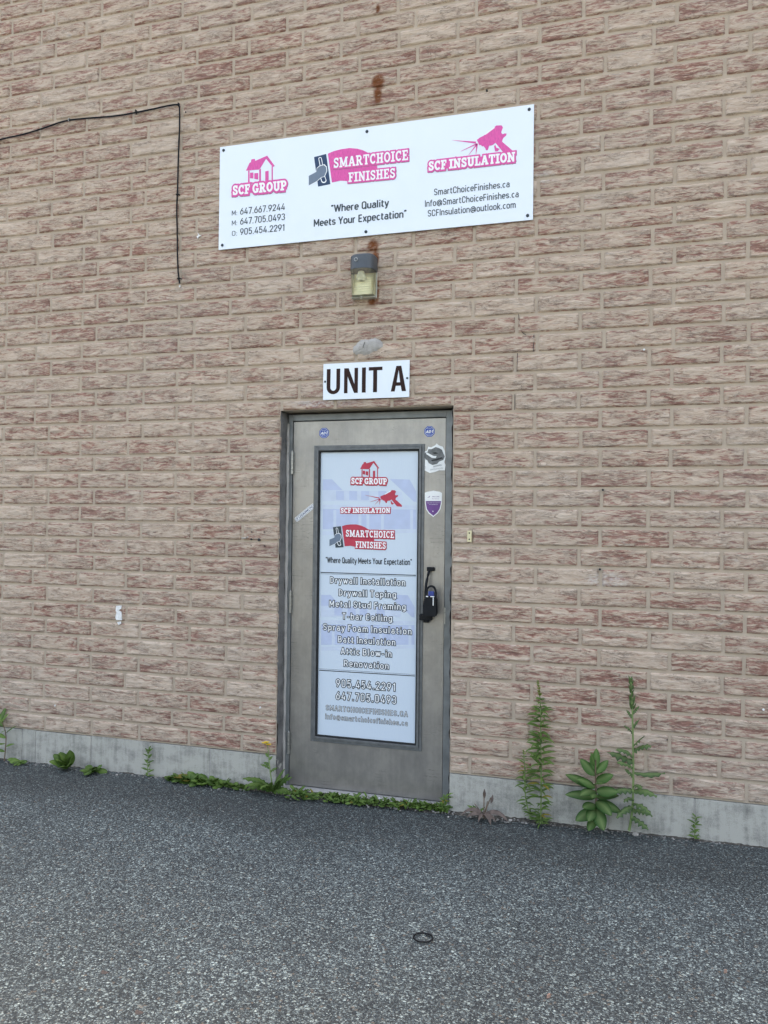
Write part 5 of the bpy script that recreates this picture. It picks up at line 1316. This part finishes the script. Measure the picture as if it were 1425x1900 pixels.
# loose grit washed against the footing: nobody could count it
mb = MB(); rg = random.Random(9)
M_GRIT = mat('grit', (0.20, 0.195, 0.185), 0.9, var=0.6, vscale=25)
def stone(q, s):
    bm = bmesh.new(); bmesh.ops.create_icosphere(bm, subdivisions=1, radius=1)
    k = [rg.uniform(.6, 1.2) for _ in range(3)]
    for v in bm.verts: v.co = Vector((v.co.x * s * k[0] * rg.uniform(.85, 1.15), v.co.y * s * k[1] * rg.uniform(.85, 1.15), v.co.z * s * .6 * rg.uniform(.85, 1.15)))
    bm.verts.index_update(); mb.add([v.co + q for v in bm.verts], [[v.index for v in f.verts] for f in bm.faces]); bm.free()
for i in range(900):
    x = rg.uniform(-4.2, 1.0); yy = -.008 - abs(rg.gauss(0, .035))
    if OX0 < x < OX1: yy += .0
    stone(Vector((x, yy, -.006)), rg.choice([.002, .003, .003, .004, .005, .008]) * rg.uniform(.7, 1.3))
for i in range(500):
    stone(Vector((rg.uniform(-4.2, 1.0), rg.uniform(-2.4, -.05), -.007)), rg.uniform(.0018, .0045))
o = mb.build('grit', M_GRIT, None, False, (-1.4, -.05, 0)); tag(o, 'loose grit and crumbs of stone swept against the footing', 'grit', kind='stuff')
t_ = NT('silt'); n_ = t_.noise(t_.mapping((60, 60, 60)), 1.0, 5, 0.65); M_SILT = t_.done(t_.ramp(n_, [(0.35, (0.022, 0.021, 0.019)), (0.6, (0.075, 0.068, 0.058)), (0.72, (0.19, 0.18, 0.16))]), 0.95, t_.bump(n_, 0.8, 0.01))
nx_ = 900; X = np.linspace(-4.4, 1.3, nx_); rows = []
wd = 0.018 + 0.060 * vnoise(X / 0.13, X * 0 + 3.3) * vnoise(X / 0.5, X * 0 + 9.1) + 0.012 * vnoise(X / 0.02, X * 0 + 5)
ht = 0.004 + 0.016 * vnoise(X / 0.10, X * 0 + 1.3) + 0.006 * vnoise(X / 0.018, X * 0 + 7)
for f_ in (0, .25, .5, .75, 1.0):
    rows.append(np.stack([X, 0.004 - f_ * wd, np.maximum(-0.012 + ht * (1 - f_) ** 1.4 + 0.004 * (vnoise(X / .012, X * 0 + f_ * 9) - .5) * (1 if f_ < 1 else 0), -0.02)  - (0.004 if f_ == 1.0 else 0)], -1))
vs = np.concatenate(rows).tolist(); fs = [(r_ * nx_ + i, (r_ + 1) * nx_ + i, (r_ + 1) * nx_ + i + 1, r_ * nx_ + i + 1) for r_ in range(4) for i in range(nx_ - 1)]
mb = MB(); mb.add(vs, fs); o = mb.build('soil', M_SILT, None, True, (-1.4, -.02, 0)); tag(o, 'dark silt and dirt caught along the foot of the wall', 'soil', kind='stuff')
# two old seams in the asphalt at the left
for pts in (((-40, 1512), (10, 1482), (50, 1460), (85, 1436)), ((-40, 1484), (0, 1462), (35, 1442), (62, 1424))):
    mb = MB(); sp = smooth_path([G(x, y, -.0115) for x, y in pts], 8); mb.tube([q + Vector((0, random.uniform(-.004, .004), 0)) for q in sp], [random.uniform(.003, .0075) for _ in sp], 6); mb.build('asphalt_seam', M_SILT, ground, True)
# bits of bark and flat stones beside the prickly weed
for (px, py, s, lab) in ((1179, 1547, .018, 'flat pale stone at the foot of the prickly weed'), (947, 1521, .011, 'grey pebble at the footing just right of the wilted weed'), (832, 1515, .008, 'pale pebble by the latch side door jamb'), (217, 1437, .009, 'white pebble on the asphalt right of the flat rosette weed')):
    q = G(px, py, 0); q.y = min(q.y, -.015); mb = MB(); stone(Vector((q.x, q.y, -.002)), s); o = mb.build('pebble', M_PATCH, None, False, (q.x, q.y, -.004)); tag(o, lab, 'pebble')
